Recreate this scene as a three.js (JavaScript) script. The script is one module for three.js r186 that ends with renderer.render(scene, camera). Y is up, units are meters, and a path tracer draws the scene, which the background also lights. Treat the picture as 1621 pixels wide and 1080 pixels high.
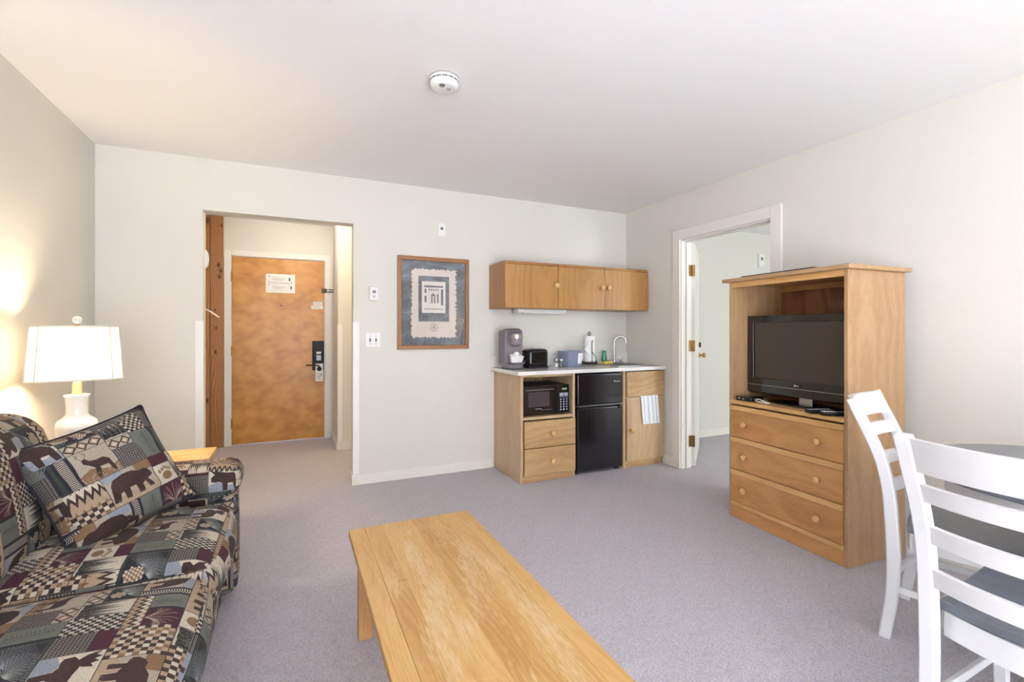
import * as THREE from 'three';
import { RoundedBoxGeometry } from 'three/addons/geometries/RoundedBoxGeometry.js';
import { mergeGeometries, mergeVertices } from 'three/addons/utils/BufferGeometryUtils.js';
import { RectAreaLightUniformsLib } from 'three/addons/lights/RectAreaLightUniformsLib.js';
import { createNoise2D } from 'simplex-noise';

// ───────────────────────── camera, light, exposure ─────────────────────────
const scene = new THREE.Scene();
const FW = 1621, FH = 1080, FOCAL = 744.9, HORIZON = 525.75;
const camera = new THREE.PerspectiveCamera(2 * Math.atan(FH / 2 / FOCAL) * 180 / Math.PI, FW / FH, 0.02, 80);
camera.position.set(0, 1.225, 0);
camera.rotation.y = -0.43735;
camera.setViewOffset(FW, FH, 0, FH / 2 - HORIZON, FW, FH);

const renderer = new THREE.WebGLRenderer({ antialias: true });
renderer.toneMapping = THREE.LinearToneMapping;
renderer.toneMappingExposure = 1.42;
renderer.shadowMap.enabled = true;
renderer.shadowMap.type = THREE.PCFSoftShadowMap;
RectAreaLightUniformsLib.init();

scene.background = new THREE.Color(0.72, 0.84, 1.0);
scene.backgroundIntensity = 2.0;

function windowLight(x, y, z, w, h, turn, color, intensity) {
  const l = new THREE.RectAreaLight(color, intensity, w, h);
  l.position.set(x, y, z); l.rotation.y = turn; scene.add(l);
  return l;
}
// daylight through the glazed balcony door behind the camera, and through the bedroom window
windowLight(0.35, 1.12, 3.355, 2.5, 2.0, 0, new THREE.Color(0.86, 0.94, 1.08), 5.0);
// sun through the balcony door, falling on the carpet behind the camera
const sun = new THREE.DirectionalLight(new THREE.Color(0.95, 1.0, 1.0), 82);
sun.position.set(0.35 + 1.2, 1.2 + 3.9, 3.4 + 4.2); sun.target.position.set(0.35, 1.2, 3.4); sun.castShadow = true;
sun.shadow.mapSize.set(2048, 2048); Object.assign(sun.shadow.camera, { left: -6, right: 6, top: 6, bottom: -6, near: 0.5, far: 20 });
scene.add(sun, sun.target);
windowLight(4.95, 1.35, 0.435, 1.5, 1.3, 0, new THREE.Color(0.93, 1.0, 0.98), 6.5);
const LAMP_COLOR = new THREE.Color(1.0, 0.79, 0.50), LAMP_POWER = 1.5;
const HALL_COLOR = new THREE.Color(1.0, 0.90, 0.76), HALL_POWER = 0.9;

// ───────────────────────── helpers ─────────────────────────
let seedState = 20240611;
function rnd() { seedState = (seedState + 0x6d2b79f5) | 0; let t = Math.imul(seedState ^ (seedState >>> 15), 1 | seedState); t = (t + Math.imul(t ^ (t >>> 7), 61 | t)) ^ t; return ((t ^ (t >>> 14)) >>> 0) / 4294967296; }
const noise2 = createNoise2D(rnd), noiseB = createNoise2D(rnd);
const R = (a, b) => a + (b - a) * rnd();
const clamp = (x, a, b) => Math.min(b, Math.max(a, x));
const lerp = (a, b, t) => a + (b - a) * t;
const smooth = (a, b, x) => { const t = clamp((x - a) / (b - a), 0, 1); return t * t * (3 - 2 * t); };

const names = new Map();
function numbered(n) { const k = names.get(n) || 0; names.set(n, k + 1); return k ? n + '_' + String(k).padStart(3, '0') : n; }
function mesh(name, geo, mat, parent, pos, rot) {
  const m = new THREE.Mesh(geo, mat); m.name = name; m.castShadow = m.receiveShadow = true;
  if (pos) m.position.set(...pos);
  if (rot) m.rotation.set(...rot);
  if (parent) parent.add(m);
  return m;
}
function thing(name, label, category, pos = [0, 0, 0], turn = 0, group) {
  const g = new THREE.Group(); g.name = numbered(name); g.position.set(...pos); g.rotation.y = turn;
  g.userData = { label, category }; if (group) g.userData.group = group;
  scene.add(g); return g;
}
function solo(name, geo, mat, label, category, pos, rot, group) {
  const m = mesh(numbered(name), geo, mat, scene, pos, rot);
  m.userData = { label, category }; if (group) m.userData.group = group;
  return m;
}
function struct(name, geo, mat, label, category, pos) {
  const m = mesh(name, geo, mat, scene, pos); m.userData = { kind: 'structure', label, category }; return m;
}
// per-triangle box projection: u runs along the grain axis, in metres
function boxUV(geo, grain = 'y', ou = 0, ov = 0, scale = 1) {
  const g = geo.index ? geo.toNonIndexed() : geo;
  if (!g.attributes.normal) g.computeVertexNormals();
  const p = g.attributes.position, uv = new Float32Array(p.count * 2), A = new THREE.Vector3(), B = new THREE.Vector3(), C = new THREE.Vector3();
  const gi = 'xyz'.indexOf(grain);
  for (let i = 0; i < p.count; i += 3) {
    A.fromBufferAttribute(p, i); B.fromBufferAttribute(p, i + 1).sub(A); C.fromBufferAttribute(p, i + 2).sub(A); B.cross(C);
    const n = [Math.abs(B.x), Math.abs(B.y), Math.abs(B.z)], m = n[0] >= n[1] && n[0] >= n[2] ? 0 : n[1] >= n[2] ? 1 : 2;
    let a = gi, b = [0, 1, 2].find((k) => k !== m && k !== gi);
    if (m === gi) { a = [0, 1, 2].find((k) => k !== m); b = [2, 1, 0].find((k) => k !== m); }
    for (let k = 0; k < 3; k++) { const q = [p.getX(i + k), p.getY(i + k), p.getZ(i + k)]; uv[(i + k) * 2] = (q[a] + ou) / scale; uv[(i + k) * 2 + 1] = (q[b] + ov) / scale; }
  }
  g.setAttribute('uv', new THREE.BufferAttribute(uv, 2));
  return g;
}
const rb = (w, h, d, r = 0.003, seg = 2) => new RoundedBoxGeometry(w, h, d, seg, Math.min(r, w / 2.01, h / 2.01, d / 2.01));
const wb = (w, h, d, grain = 'y', r = 0.003) => boxUV(rb(w, h, d, r), grain, R(0, 3), R(0, 3));
// box given by its extents
function ext(x0, x1, y0, y1, z0, z1, r = 0) {
  const g = r ? rb(x1 - x0, y1 - y0, z1 - z0, r) : new THREE.BoxGeometry(x1 - x0, y1 - y0, z1 - z0);
  g.translate((x0 + x1) / 2, (y0 + y1) / 2, (z0 + z1) / 2); return g;
}
const wext = (x0, x1, y0, y1, z0, z1, grain = 'y', r = 0.002) => boxUV(ext(x0, x1, y0, y1, z0, z1, r), grain, R(0, 3), R(0, 3));
function lathe(pts, seg = 32) { return new THREE.LatheGeometry(pts.map(([r, y]) => new THREE.Vector2(r, y)), seg); }
function tube(pts, r, seg = 40, rs = 8, closed = false) { return new THREE.TubeGeometry(new THREE.CatmullRomCurve3(pts.map((p) => new THREE.Vector3(...p)), closed), seg, r, rs, closed); }
function joined(list) { return mergeGeometries(list.map((g) => { const n = g.index ? g.toNonIndexed() : g; for (const k of Object.keys(n.attributes)) if (!['position', 'normal', 'uv'].includes(k)) n.deleteAttribute(k); return n; })); }
function smoothed(g) { const n = g.clone(); n.deleteAttribute('uv'); n.deleteAttribute('normal'); const m = mergeVertices(n, 1e-5); m.computeVertexNormals(); return m; }
// upholstered box: rounded edges and crowned faces
function puff(w, h, d, r, crown = [0, 0, 0], n = 18) {
  const g = new THREE.BoxGeometry(w, h, d, n, Math.max(8, n / 2), n), p = g.attributes.position, H = [w / 2, h / 2, d / 2];
  for (let i = 0; i < p.count; i++) {
    let v = [p.getX(i), p.getY(i), p.getZ(i)];
    v = v.map((c, k) => { const t = c / H[k]; return H[k] * Math.sign(t) * (1 - Math.pow(Math.max(0, 1 - Math.abs(t)), 1.35)); });
    const q = v.map((c, k) => clamp(c, -H[k] + r, H[k] - r)), dd = v.map((c, k) => c - q[k]), l = Math.hypot(...dd);
    if (l > 1e-9) v = q.map((c, k) => c + dd[k] / l * r);
    const e = v.map((c, k) => c / H[k]);
    for (let k = 0; k < 3; k++) { const a = (k + 1) % 3, b = (k + 2) % 3; v[k] += crown[k] * e[k] * (1 - e[a] * e[a]) * (1 - e[b] * e[b]); }
    p.setXYZ(i, ...v);
  }
  return smoothed(g);
}
// rectangular section swept along a path in the y-z plane; half widths w(t), d(t)
function sweepRect(path, wf, df, n = 24) {
  const c = new THREE.CatmullRomCurve3(path.map((p) => new THREE.Vector3(...p))), pos = [], idx = [], side = new THREE.Vector3(1, 0, 0), N = new THREE.Vector3();
  const ring = (t) => {
    const o = c.getPoint(t), T = c.getTangent(t); N.crossVectors(T, side).normalize();
    const w = wf(t), d = df(t), k = 0.78;
    return [[w, d * k], [w * k, d], [-w * k, d], [-w, d * k], [-w, -d * k], [-w * k, -d], [w * k, -d], [w, -d * k]].map(([a, b]) => [o.x + side.x * a + N.x * b, o.y + N.y * b, o.z + N.z * b]);
  };
  const rings = []; for (let i = 0; i <= n; i++) rings.push(ring(i / n));
  const tri = (a, b, d) => pos.push(...a, ...b, ...d);
  for (let i = 0; i < n; i++) for (let k = 0; k < 8; k++) { const a = rings[i][k], b = rings[i][(k + 1) % 8], e = rings[i + 1][k], f = rings[i + 1][(k + 1) % 8]; tri(a, e, b); tri(b, e, f); }
  for (let k = 1; k < 7; k++) { tri(rings[0][0], rings[0][k], rings[0][k + 1]); tri(rings[n][0], rings[n][k + 1], rings[n][k]); }
  const g = new THREE.BufferGeometry(); g.setAttribute('position', new THREE.Float32BufferAttribute(pos, 3));
  // make faces point outwards
  g.computeVertexNormals();
  return g;
}

// ───────────────────────── textures ─────────────────────────
const hex = (h) => [(h >> 16) & 255, (h >> 8) & 255, h & 255];
function dataTex(w, h, fn, srgb = true, wrap = THREE.MirroredRepeatWrapping) {
  const d = new Uint8Array(w * h * 4);
  for (let y = 0; y < h; y++) for (let x = 0; x < w; x++) { const c = fn(x / w, y / h), o = (y * w + x) * 4; d[o] = clamp(c[0], 0, 255); d[o + 1] = clamp(c[1], 0, 255); d[o + 2] = clamp(c[2], 0, 255); d[o + 3] = 255; }
  const t = new THREE.DataTexture(d, w, h, THREE.RGBAFormat); t.magFilter = THREE.LinearFilter; t.minFilter = THREE.LinearMipmapLinearFilter; t.generateMipmaps = true;
  t.wrapS = t.wrapT = wrap; if (srgb) t.colorSpace = THREE.SRGBColorSpace; t.needsUpdate = true; return t;
}
function canvasTex(w, h, draw, wrap = THREE.ClampToEdgeWrapping) {
  const c = document.createElement('canvas'); c.width = w; c.height = h; const x = c.getContext('2d'); draw(x, w, h);
  const t = new THREE.CanvasTexture(c); t.colorSpace = THREE.SRGBColorSpace; t.wrapS = t.wrapT = wrap; t.anisotropy = 8; return t;
}
const mix3 = (a, b, t) => [lerp(a[0], b[0], t), lerp(a[1], b[1], t), lerp(a[2], b[2], t)];
// wood: u along the grain, one unit = 1 m
function woodTex(base, dark, light, o = {}) {
  const { seed = 0, rings = 26, fibre = 1, figure = 1, pores = 0.5, w = 1024, h = 512 } = o, B = hex(base), D = hex(dark), L = hex(light);
  return dataTex(w, h, (u, v) => {
    const y = v * 0.5, n1 = noise2(u * 0.9 + seed, y * 5 + seed), n2 = noise2(u * 3 + seed * 2, y * 16);
    const ring = Math.sin((y * rings + n1 * 1.9 * figure + n2 * 0.25) * 6.283);
    const f = noiseB(u * 7 + seed, y * 420), f2 = noiseB(u * 22, y * 900 + seed);
    const pore = smooth(0.55, 0.9, noise2(u * 14 + seed * 3, y * 700)) * pores;
    let t = ring * 0.22 * figure + n1 * 0.18 + f * 0.2 * fibre + f2 * 0.1 * fibre;
    let c = t > 0 ? mix3(B, L, clamp(t * 1.4, 0, 1)) : mix3(B, D, clamp(-t * 1.4, 0, 1));
    return mix3(c, D, pore * 0.55);
  });
}
const oakTex = woodTex(0xbf9a6c, 0x95703f, 0xd0b184, { seed: 3, rings: 22, pores: 0.6, figure: 0.6 });
const paleOakTex = woodTex(0xc4a680, 0xa0805a, 0xd6be9c, { seed: 9, rings: 30, pores: 0.5, figure: 0.5 });
const amberTex = woodTex(0xc8935a, 0x9d6b38, 0xd8ab74, { seed: 17, rings: 18, pores: 0.45, figure: 0.6 });
const amberLightTex = woodTex(0xd9ab6c, 0xb58242, 0xe6c08a, { seed: 21, rings: 18, pores: 0.25, figure: 0.5 });
const armoireSideTex = woodTex(0xb8946c, 0x946c42, 0xc9aa84, { seed: 25, rings: 24, pores: 0.5, figure: 0.45 });
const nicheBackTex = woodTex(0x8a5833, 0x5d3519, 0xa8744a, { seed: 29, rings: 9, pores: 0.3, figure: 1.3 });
const honeyTex = woodTex(0xe3b566, 0xc08c3e, 0xf0cb88, { seed: 33, rings: 14, pores: 0.2 });
const greyWoodTex = woodTex(0x70757f, 0x595e69, 0x878c97, { seed: 41, rings: 20, pores: 0.35, figure: 0.5 });
// birch veneer of the entry door: blotchy
const veneerTex = dataTex(512, 1024, (u, v) => {
  const n = noise2(u * 3.2 + 4, v * 9) * 0.5 + noise2(u * 7, v * 22 + 3) * 0.35 + noiseB(u * 30, v * 60) * 0.12 + noiseB(u * 200, v * 14) * 0.14;
  const spot = smooth(0.62, 0.9, noiseB(u * 4 + 9, v * 14 + 2));
  let c = n > 0 ? mix3([196, 136, 54], [212, 156, 74], clamp(n, 0, 1)) : mix3([196, 136, 54], [164, 104, 32], clamp(-n, 0, 1));
  return mix3(c, [160, 102, 38], spot * 0.22);
});
// knotty pine: boards 0.12 m wide, 2.4 m tall; u = along the board
const pineKnots = []; for (let i = 0; i < 26; i++) pineKnots.push([rnd(), rnd(), R(0.25, 0.75), R(0.5, 1)]);
const pineTex = dataTex(1024, 512, (u, v) => {
  const X = u * 2.4, Y = v * 0.6; let bend = 0, kn = 0, ringk = 0;
  for (const [ku, kv, s, a] of pineKnots) { const dx = (X - ku * 2.4) / (0.045 * s), dy = (Y - kv * 0.6) / (0.03 * s), d2 = dx * dx * 0.6 + dy * dy; if (d2 < 30) { bend += Math.exp(-d2 * 0.35) * a * 1.4; kn = Math.max(kn, smooth(1.0, 0.35, d2) * a); ringk = Math.max(ringk, smooth(2.2, 1.0, d2) * a * 0.5); } }
  const ring = Math.sin((Y * 60 + noise2(X * 0.8, Y * 6 + 30) * 1.4 + bend * 2) * 6.283), f = noiseB(X * 6, Y * 300 + 50);
  let t = ring * 0.3 + f * 0.2; const B = [168, 116, 66], D = [124, 76, 38], L = [188, 138, 84];
  let c = t > 0 ? mix3(B, L, t * 1.5) : mix3(B, D, -t * 1.5);
  return mix3(mix3(c, D, ringk), [66, 34, 20], kn);
});
// worn top of the coffee table, 0.51 x 1.22 m; u along the length
const STAVES = [0, 0.062, 0.128, 0.19, 0.255, 0.318, 0.385, 0.45, 0.51];
const staveTone = STAVES.map(() => R(-1, 1));
const tableTex = canvasTexFromData(2048, 1024);
function canvasTexFromData(w, h) {
  const d = new Uint8Array(w * h * 4), B = [202, 160, 98], D = [166, 116, 58], L = [216, 182, 126], W = [222, 206, 180];
  for (let y = 0; y < h; y++) for (let x = 0; x < w; x++) {
    const X = x / w * 1.22, Y = y / h * 0.51; let s = 0; while (s < 7 && Y > STAVES[s + 1]) s++;
    const half = X > 0.35 + 0.5 * ((s * 0.37) % 1) ? 1 : 0, tone = staveTone[s] * 0.5 + (half ? staveTone[(s + 3) % 8] : 0) * 0.45;
    const n = noise2(X * 1.6 + s * 7 + half * 3, Y * 9 + s * 5), ring = Math.sin((Y * 55 + n * 1.5 + noise2(X * 4 + s, Y * 22) * 0.4) * 6.283), f = noiseB(X * 9 + s * 3, Y * 520);
    let t = tone * 0.5 + ring * 0.13 + f * 0.2 + n * 0.22;
    let c = t > 0 ? mix3(B, L, clamp(t, 0, 1)) : mix3(B, D, clamp(-t, 0, 1));
    // finish rubbed off along the middle, with its own grain
    const edge = smooth(0.0, 0.1, Y) * smooth(0.51, 0.42, Y) * smooth(0.02, 0.14, X);
    const patch = smooth(-0.15, 0.75, noise2(X * 2.1 + 11, Y * 9 + 2) * 0.6 + noise2(X * 5, Y * 34 + 5) * 0.3 + noise2(X * 22, Y * 60) * 0.22 + 0.1);
    const streak = 0.55 + 0.45 * noiseB(X * 14, Y * 260);
    c = mix3(c, W, clamp(edge * patch * streak * 0.72, 0, 1));
    const o = ((y) * w + x) * 4; d[o] = c[0]; d[o + 1] = c[1]; d[o + 2] = c[2]; d[o + 3] = 255;
  }
  const put = (X, Y, c, a) => { const x = Math.round(X / 1.22 * w), y = Math.round(Y / 0.51 * h); if (x < 0 || y < 0 || x >= w || y >= h) return; const o = (y * w + x) * 4; for (let k = 0; k < 3; k++) d[o + k] = lerp(d[o + k], c[k], a); };
  // cup rings, scratches, nicks and two dark stains
  for (const [cx, cy, r] of [[0.08, 0.36, 0.022], [0.27, 0.3, 0.018], [0.3, 0.33, 0.02], [0.42, 0.35, 0.024], [0.26, 0.16, 0.03]]) for (let a = 0; a < 900; a++) { const th = a / 900 * 6.283; if (noise2(th * 1.5 + cx * 40, cy * 30) < -0.25) continue; for (let k = 0; k < 3; k++) put(cx + Math.cos(th) * (r + k * 0.0005), cy + Math.sin(th) * (r + k * 0.0005), [236, 214, 176], 0.5); }
  for (let s = 0; s < 160; s++) { let X = R(0.05, 1.15), Y = R(0.04, 0.47); const th = R(-0.5, 0.5) + (rnd() < 0.2 ? 1.3 : 0), n = R(20, 150), light = rnd() < 0.8; for (let k = 0; k < n; k++) put(X += Math.cos(th) * 0.0005, Y += Math.sin(th) * 0.0005, light ? [244, 226, 192] : [120, 78, 36], 0.45); }
  for (const [cx, cy, rx, ry, a] of [[0.16, 0.035, 0.06, 0.012, 0.55], [0.48, 0.115, 0.006, 0.03, 0.5], [0.55, 0.17, 0.02, 0.006, 0.4]]) for (let k = 0; k < 9000; k++) { const th = R(0, 6.283), r = Math.sqrt(rnd()); put(cx + Math.cos(th) * rx * r, cy + Math.sin(th) * ry * r, [128, 84, 42], a * 0.16 * (1 - r)); }
  const t = new THREE.DataTexture(d, w, h, THREE.RGBAFormat); t.magFilter = THREE.LinearFilter; t.minFilter = THREE.LinearMipmapLinearFilter; t.generateMipmaps = true; t.colorSpace = THREE.SRGBColorSpace; t.needsUpdate = true; return t;
}
// loop-pile carpet: rows of small loops, tile 0.32 m
function carpetLoops(u, v) { const n = 64, r = Math.floor(v * n), x = u * n + (r % 2) * 0.5, c = Math.floor(x), fx = x - c - 0.5, fy = v * n - r - 0.5; const k = Math.sin(((c % n) * 127.1 + r * 311.7) * 1.37) * 43758.5453, h = k - Math.floor(k); return [clamp(1 - (fx * fx + fy * fy) * 3.2, 0, 1), h]; }
const carpetTex = dataTex(1024, 1024, (u, v) => { const [l, h] = carpetLoops(u, v); const t = 0.86 + 0.14 * l + (h - 0.5) * 0.13; const m = (h * 7.3) % 1; return [(228 + (m - 0.5) * 10) * t, (222 + (m - 0.5) * 4) * t, (230 - (m - 0.5) * 8) * t]; }, true, THREE.RepeatWrapping);
const carpetBump = dataTex(512, 512, (u, v) => { const [l, h] = carpetLoops(u, v); const k = 255 * (l * 0.8 + h * 0.2); return [k, k, k]; }, false, THREE.RepeatWrapping);
const plasterBump = dataTex(512, 512, (u, v) => { const k = 128 + 60 * noise2(u * 60, v * 60) + 50 * noiseB(u * 22, v * 22); return [k, k, k]; }, false);

// ───────────────────────── sofa fabric: lodge patchwork, tile 0.92 m ─────────────────────────
const C = { navy: '#2a2733', brown: '#3f2d29', tan: '#b39a80', cream: '#d2c6b2', maroon: '#4b1f2e', sage: '#70736a', black: '#1d1b1f', blue: '#979ca6', rust: '#8b6c4e', pale: '#b3a693', green: '#3b4138' };
const blob = (x, pts) => { x.beginPath(); pts.forEach(([a, b], i) => (i ? x.lineTo(a, b) : x.moveTo(a, b))); x.closePath(); x.fill(); x.strokeStyle = x.fillStyle; x.lineJoin = 'round'; x.lineWidth = 9; x.stroke(); };
const P = {
  ground(x, w, h, a, b) { x.fillStyle = a; x.fillRect(0, 0, w, h); x.fillStyle = b; blob(x, [[0, h * 0.75], [w * 0.3, h * 0.62], [w * 0.7, h * 0.8], [w, h * 0.68], [w, h * 1.1], [0, h * 1.1]]); },
  bear(x, w, h) {
    P.ground(x, w, h, C.pale, C.tan); x.fillStyle = C.rust; x.fillRect(0, 0, w * 0.35, h * 0.3); x.fillStyle = C.blue; x.fillRect(w * 0.6, 0, w * 0.4, h * 0.22);
    x.fillStyle = C.brown; blob(x, [[.06, .42], [.12, .3], [.2, .24], [.3, .26], [.44, .16], [.62, .14], [.8, .2], [.9, .36], [.94, .55], [.97, .86], [.86, .88], [.82, .66], [.74, .62], [.72, .86], [.62, .88], [.62, .6], [.48, .6], [.44, .88], [.33, .88], [.34, .66], [.24, .6], [.22, .84], [.13, .84], [.17, .56], [.1, .54], [.05, .5]].map(([a, b]) => [a * w, b * h]));
    x.strokeStyle = '#6a5044'; x.lineWidth = 2; for (let i = 0; i < 90; i++) { const a = R(.25, .9) * w, b = R(.22, .6) * h; x.beginPath(); x.moveTo(a, b); x.lineTo(a + R(-9, 3), b + R(4, 14)); x.stroke(); }
    x.strokeStyle = C.cream; x.lineWidth = 3; for (let i = 0; i < 40; i++) { const a = R(0, w), b = h * R(.84, 1); x.beginPath(); x.moveTo(a, b); x.lineTo(a + R(-8, 8), b - R(14, 34)); x.stroke(); }
  },
  moose(x, w, h) {
    P.ground(x, w, h, C.cream, C.blue); x.fillStyle = C.brown;
    blob(x, [[.1, .46], [.2, .38], [.3, .36], [.42, .3], [.6, .34], [.8, .36], [.92, .5], [.95, .95], [.84, .95], [.8, .7], [.62, .68], [.6, .96], [.48, .96], [.46, .66], [.34, .6], [.22, .62], [.12, .6]].map(([a, b]) => [a * w, b * h]));
    blob(x, [[.24, .38], [.1, .26], [.02, .08], [.12, .14], [.18, .04], [.24, .14], [.32, .05], [.36, .16], [.46, .1], [.42, .26], [.32, .36]].map(([a, b]) => [a * w, b * h]));
    x.strokeStyle = '#71574a'; x.lineWidth = 2; for (let i = 0; i < 70; i++) { const a = R(.35, .9) * w, b = R(.38, .66) * h; x.beginPath(); x.moveTo(a, b); x.lineTo(a + R(-9, 3), b + R(4, 14)); x.stroke(); }
  },
  deer(x, w, h) {
    P.ground(x, w, h, C.pale, C.rust); x.fillStyle = C.brown;
    blob(x, [[.2, .3], [.28, .26], [.34, .38], [.5, .42], [.72, .4], [.84, .5], [.86, .92], [.79, .92], [.76, .64], [.5, .64], [.47, .94], [.4, .94], [.4, .62], [.3, .5], [.2, .4]].map(([a, b]) => [a * w, b * h]));
    x.strokeStyle = C.brown; x.lineWidth = 6; for (const s of [-1, 1]) { x.beginPath(); x.moveTo(.25 * w, .28 * h); x.quadraticCurveTo((.25 + s * .14) * w, .22 * h, (.25 + s * .1) * w, .04 * h); x.stroke(); x.beginPath(); x.moveTo((.25 + s * .12) * w, .16 * h); x.lineTo((.25 + s * .03) * w, .06 * h); x.stroke(); }
    x.strokeStyle = C.cream; x.lineWidth = 3; for (let i = 0; i < 60; i++) { const a = R(0, w), b = h * R(.8, 1); x.beginPath(); x.moveTo(a, b); x.lineTo(a + R(-8, 8), b - R(14, 40)); x.stroke(); }
  },
  checks(x, w, h, s = 57, cols = [C.brown, C.tan, C.cream, C.rust]) { for (let j = 0; j * s < h; j++) for (let i = 0; i * s < w; i++) { x.fillStyle = (i + j) % 2 ? (j % 2 ? cols[2] : cols[1]) : (rnd() < .25 ? cols[3] : cols[0]); x.fillRect(i * s, j * s, s, s); } },
  darkChecks(x, w, h) { P.checks(x, w, h, 43, [C.black, C.pale, C.cream, C.navy]); },
  plaid(x, w, h) { x.fillStyle = C.black; x.fillRect(0, 0, w, h); x.fillStyle = C.cream; for (let j = 0; j < h; j += 34) for (let i = 0; i < w; i += 34) { x.fillRect(i + 8, j + 8, 20, 20); x.fillStyle = C.navy; x.fillRect(i + 15, j, 5, 34); x.fillRect(i, j + 15, 34, 5); x.fillStyle = C.cream; x.fillRect(i + 2, j + 2, 5, 5); } x.strokeStyle = C.navy; x.lineWidth = 16; x.strokeRect(0, 0, w, h); },
  chevron(x, w, h) { x.fillStyle = C.navy; x.fillRect(0, 0, w, h); x.strokeStyle = C.cream; x.lineWidth = 11; for (let j = -20; j < h + 30; j += 27) { x.beginPath(); x.moveTo(w * .2, j + 16); x.lineTo(w * .5, j); x.lineTo(w * .8, j + 16); x.stroke(); } },
  zigzag(x, w, h) { x.fillStyle = C.rust; x.fillRect(0, 0, w, h); const n = Math.max(2, Math.round(w / 90)); for (const [o, lw, c] of [[.3, h * .22, C.cream], [.55, h * .16, C.brown], [.8, h * .16, C.tan]]) { x.strokeStyle = c; x.lineWidth = lw; x.beginPath(); for (let i = 0; i <= n * 2; i++) x.lineTo(w * i / (n * 2), h * (o + (i % 2 ? -.22 : .14))); x.stroke(); } },
  diamonds(x, w, h) { x.fillStyle = C.pale; x.fillRect(0, 0, w, h); for (let i = h / 2; i < w + h; i += h * .95) for (const [s, c] of [[.5, C.brown], [.34, C.tan], [.18, C.cream]]) { x.fillStyle = c; x.beginPath(); x.moveTo(i - h * s, h / 2); x.lineTo(i, h / 2 - h * s); x.lineTo(i + h * s, h / 2); x.lineTo(i, h / 2 + h * s); x.fill(); } },
  maroon(x, w, h) { x.fillStyle = C.maroon; x.fillRect(0, 0, w, h); },
  fern(x, w, h) { x.fillStyle = C.maroon; x.fillRect(0, 0, w, h); x.strokeStyle = C.pale; for (let i = 0; i < 26; i++) { x.lineWidth = R(2, 5); const a = -Math.PI * R(.05, .95); x.beginPath(); x.moveTo(w * .5, h); x.quadraticCurveTo(w * .5 + Math.cos(a) * w * .3, h * .5, w * .5 + Math.cos(a) * w * .6, h + Math.sin(a) * h * .95); x.stroke(); } },
  sprig(x, w, h) { x.fillStyle = C.sage; x.fillRect(0, 0, w, h); x.strokeStyle = C.black; x.lineWidth = 5; x.beginPath(); x.moveTo(w * .5, h * .08); x.lineTo(w * .5, h * .92); x.stroke(); x.lineWidth = 3; for (let j = .14; j < .9; j += .07) for (const s of [-1, 1]) { x.beginPath(); x.moveTo(w * .5, h * j); x.lineTo(w * (.5 + s * R(.12, .3)), h * (j + .06)); x.stroke(); } x.fillStyle = C.navy; x.fillRect(w * .88, 0, w * .12, h); },
  trees(x, w, h) { x.fillStyle = C.cream; x.fillRect(0, 0, w, h); x.strokeStyle = C.brown; x.lineWidth = 4; x.strokeRect(8, 8, w - 16, h - 16); for (let k = 0; k < 9; k++) { const cx = w * (.1 + .1 * k), top = h * R(.12, .5); x.fillStyle = k % 2 ? C.green : C.black; for (let y = top; y < h * .94; y += 15) { const s = (y - top) / (h * .9) * w * .16 + 4; x.beginPath(); x.moveTo(cx, y - 14); x.lineTo(cx - s, y + 8); x.lineTo(cx + s, y + 8); x.fill(); } } x.fillStyle = C.pale; for (let i = 0; i < 90; i++) x.fillRect(R(0, w), h * R(.62, 1), 7, 5); },
  cone(x, w, h) {
    x.fillStyle = C.green; x.fillRect(0, 0, w, h); x.fillStyle = C.navy; x.fillRect(w * .07, h * .07, w * .86, h * .86);
    for (let k = 0; k < 3; k++) { const cx = w * [.5, .75, .3][k], cy = h * [.55, .35, .7][k]; x.strokeStyle = [C.blue, '#aab0a6', C.sage][k]; x.lineWidth = 4; for (let i = 0; i < 22; i++) { const a = Math.PI * (.75 + i / 22 * .95); x.beginPath(); x.moveTo(cx, cy); x.lineTo(cx + Math.cos(a) * w * .5, cy + Math.sin(a) * h * .5); x.stroke(); } }
    x.save(); x.translate(w * .66, h * .68); x.rotate(-.35); for (let j = -4; j <= 4; j++) for (let i = -3; i <= 3; i++) { if (i * i / 9 + j * j / 18 > 1) continue; x.fillStyle = (i + j) & 1 ? C.cream : C.rust; x.beginPath(); x.ellipse(i * w * .055, j * h * .045, w * .03, h * .032, 0, 0, 7); x.fill(); } x.restore();
  },
  paw(x, w, h) { x.fillStyle = C.cream; x.fillRect(0, 0, w, h); x.fillStyle = C.rust; x.beginPath(); x.ellipse(w * .5, h * .64, w * .26, h * .2, 0, 0, 7); x.fill(); for (let i = 0; i < 5; i++) { x.beginPath(); x.ellipse(w * (.2 + .15 * i), h * (.36 - .06 * (2 - Math.abs(i - 2))), w * .06, h * .09, 0, 0, 7); x.fill(); } x.strokeStyle = C.brown; x.lineWidth = 7; x.strokeRect(4, 4, w - 8, h - 8); },
  lake(x, w, h) { x.fillStyle = C.blue; x.fillRect(0, 0, w, h); x.strokeStyle = C.cream; x.lineWidth = 2; for (let i = 0; i < 50; i++) { const y = R(0, h), a = R(0, w); x.beginPath(); x.moveTo(a, y); x.lineTo(a + R(20, 90), y - 4); x.stroke(); } x.fillStyle = C.sage; x.fillRect(0, h * .82, w, h * .18); },
};
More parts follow.
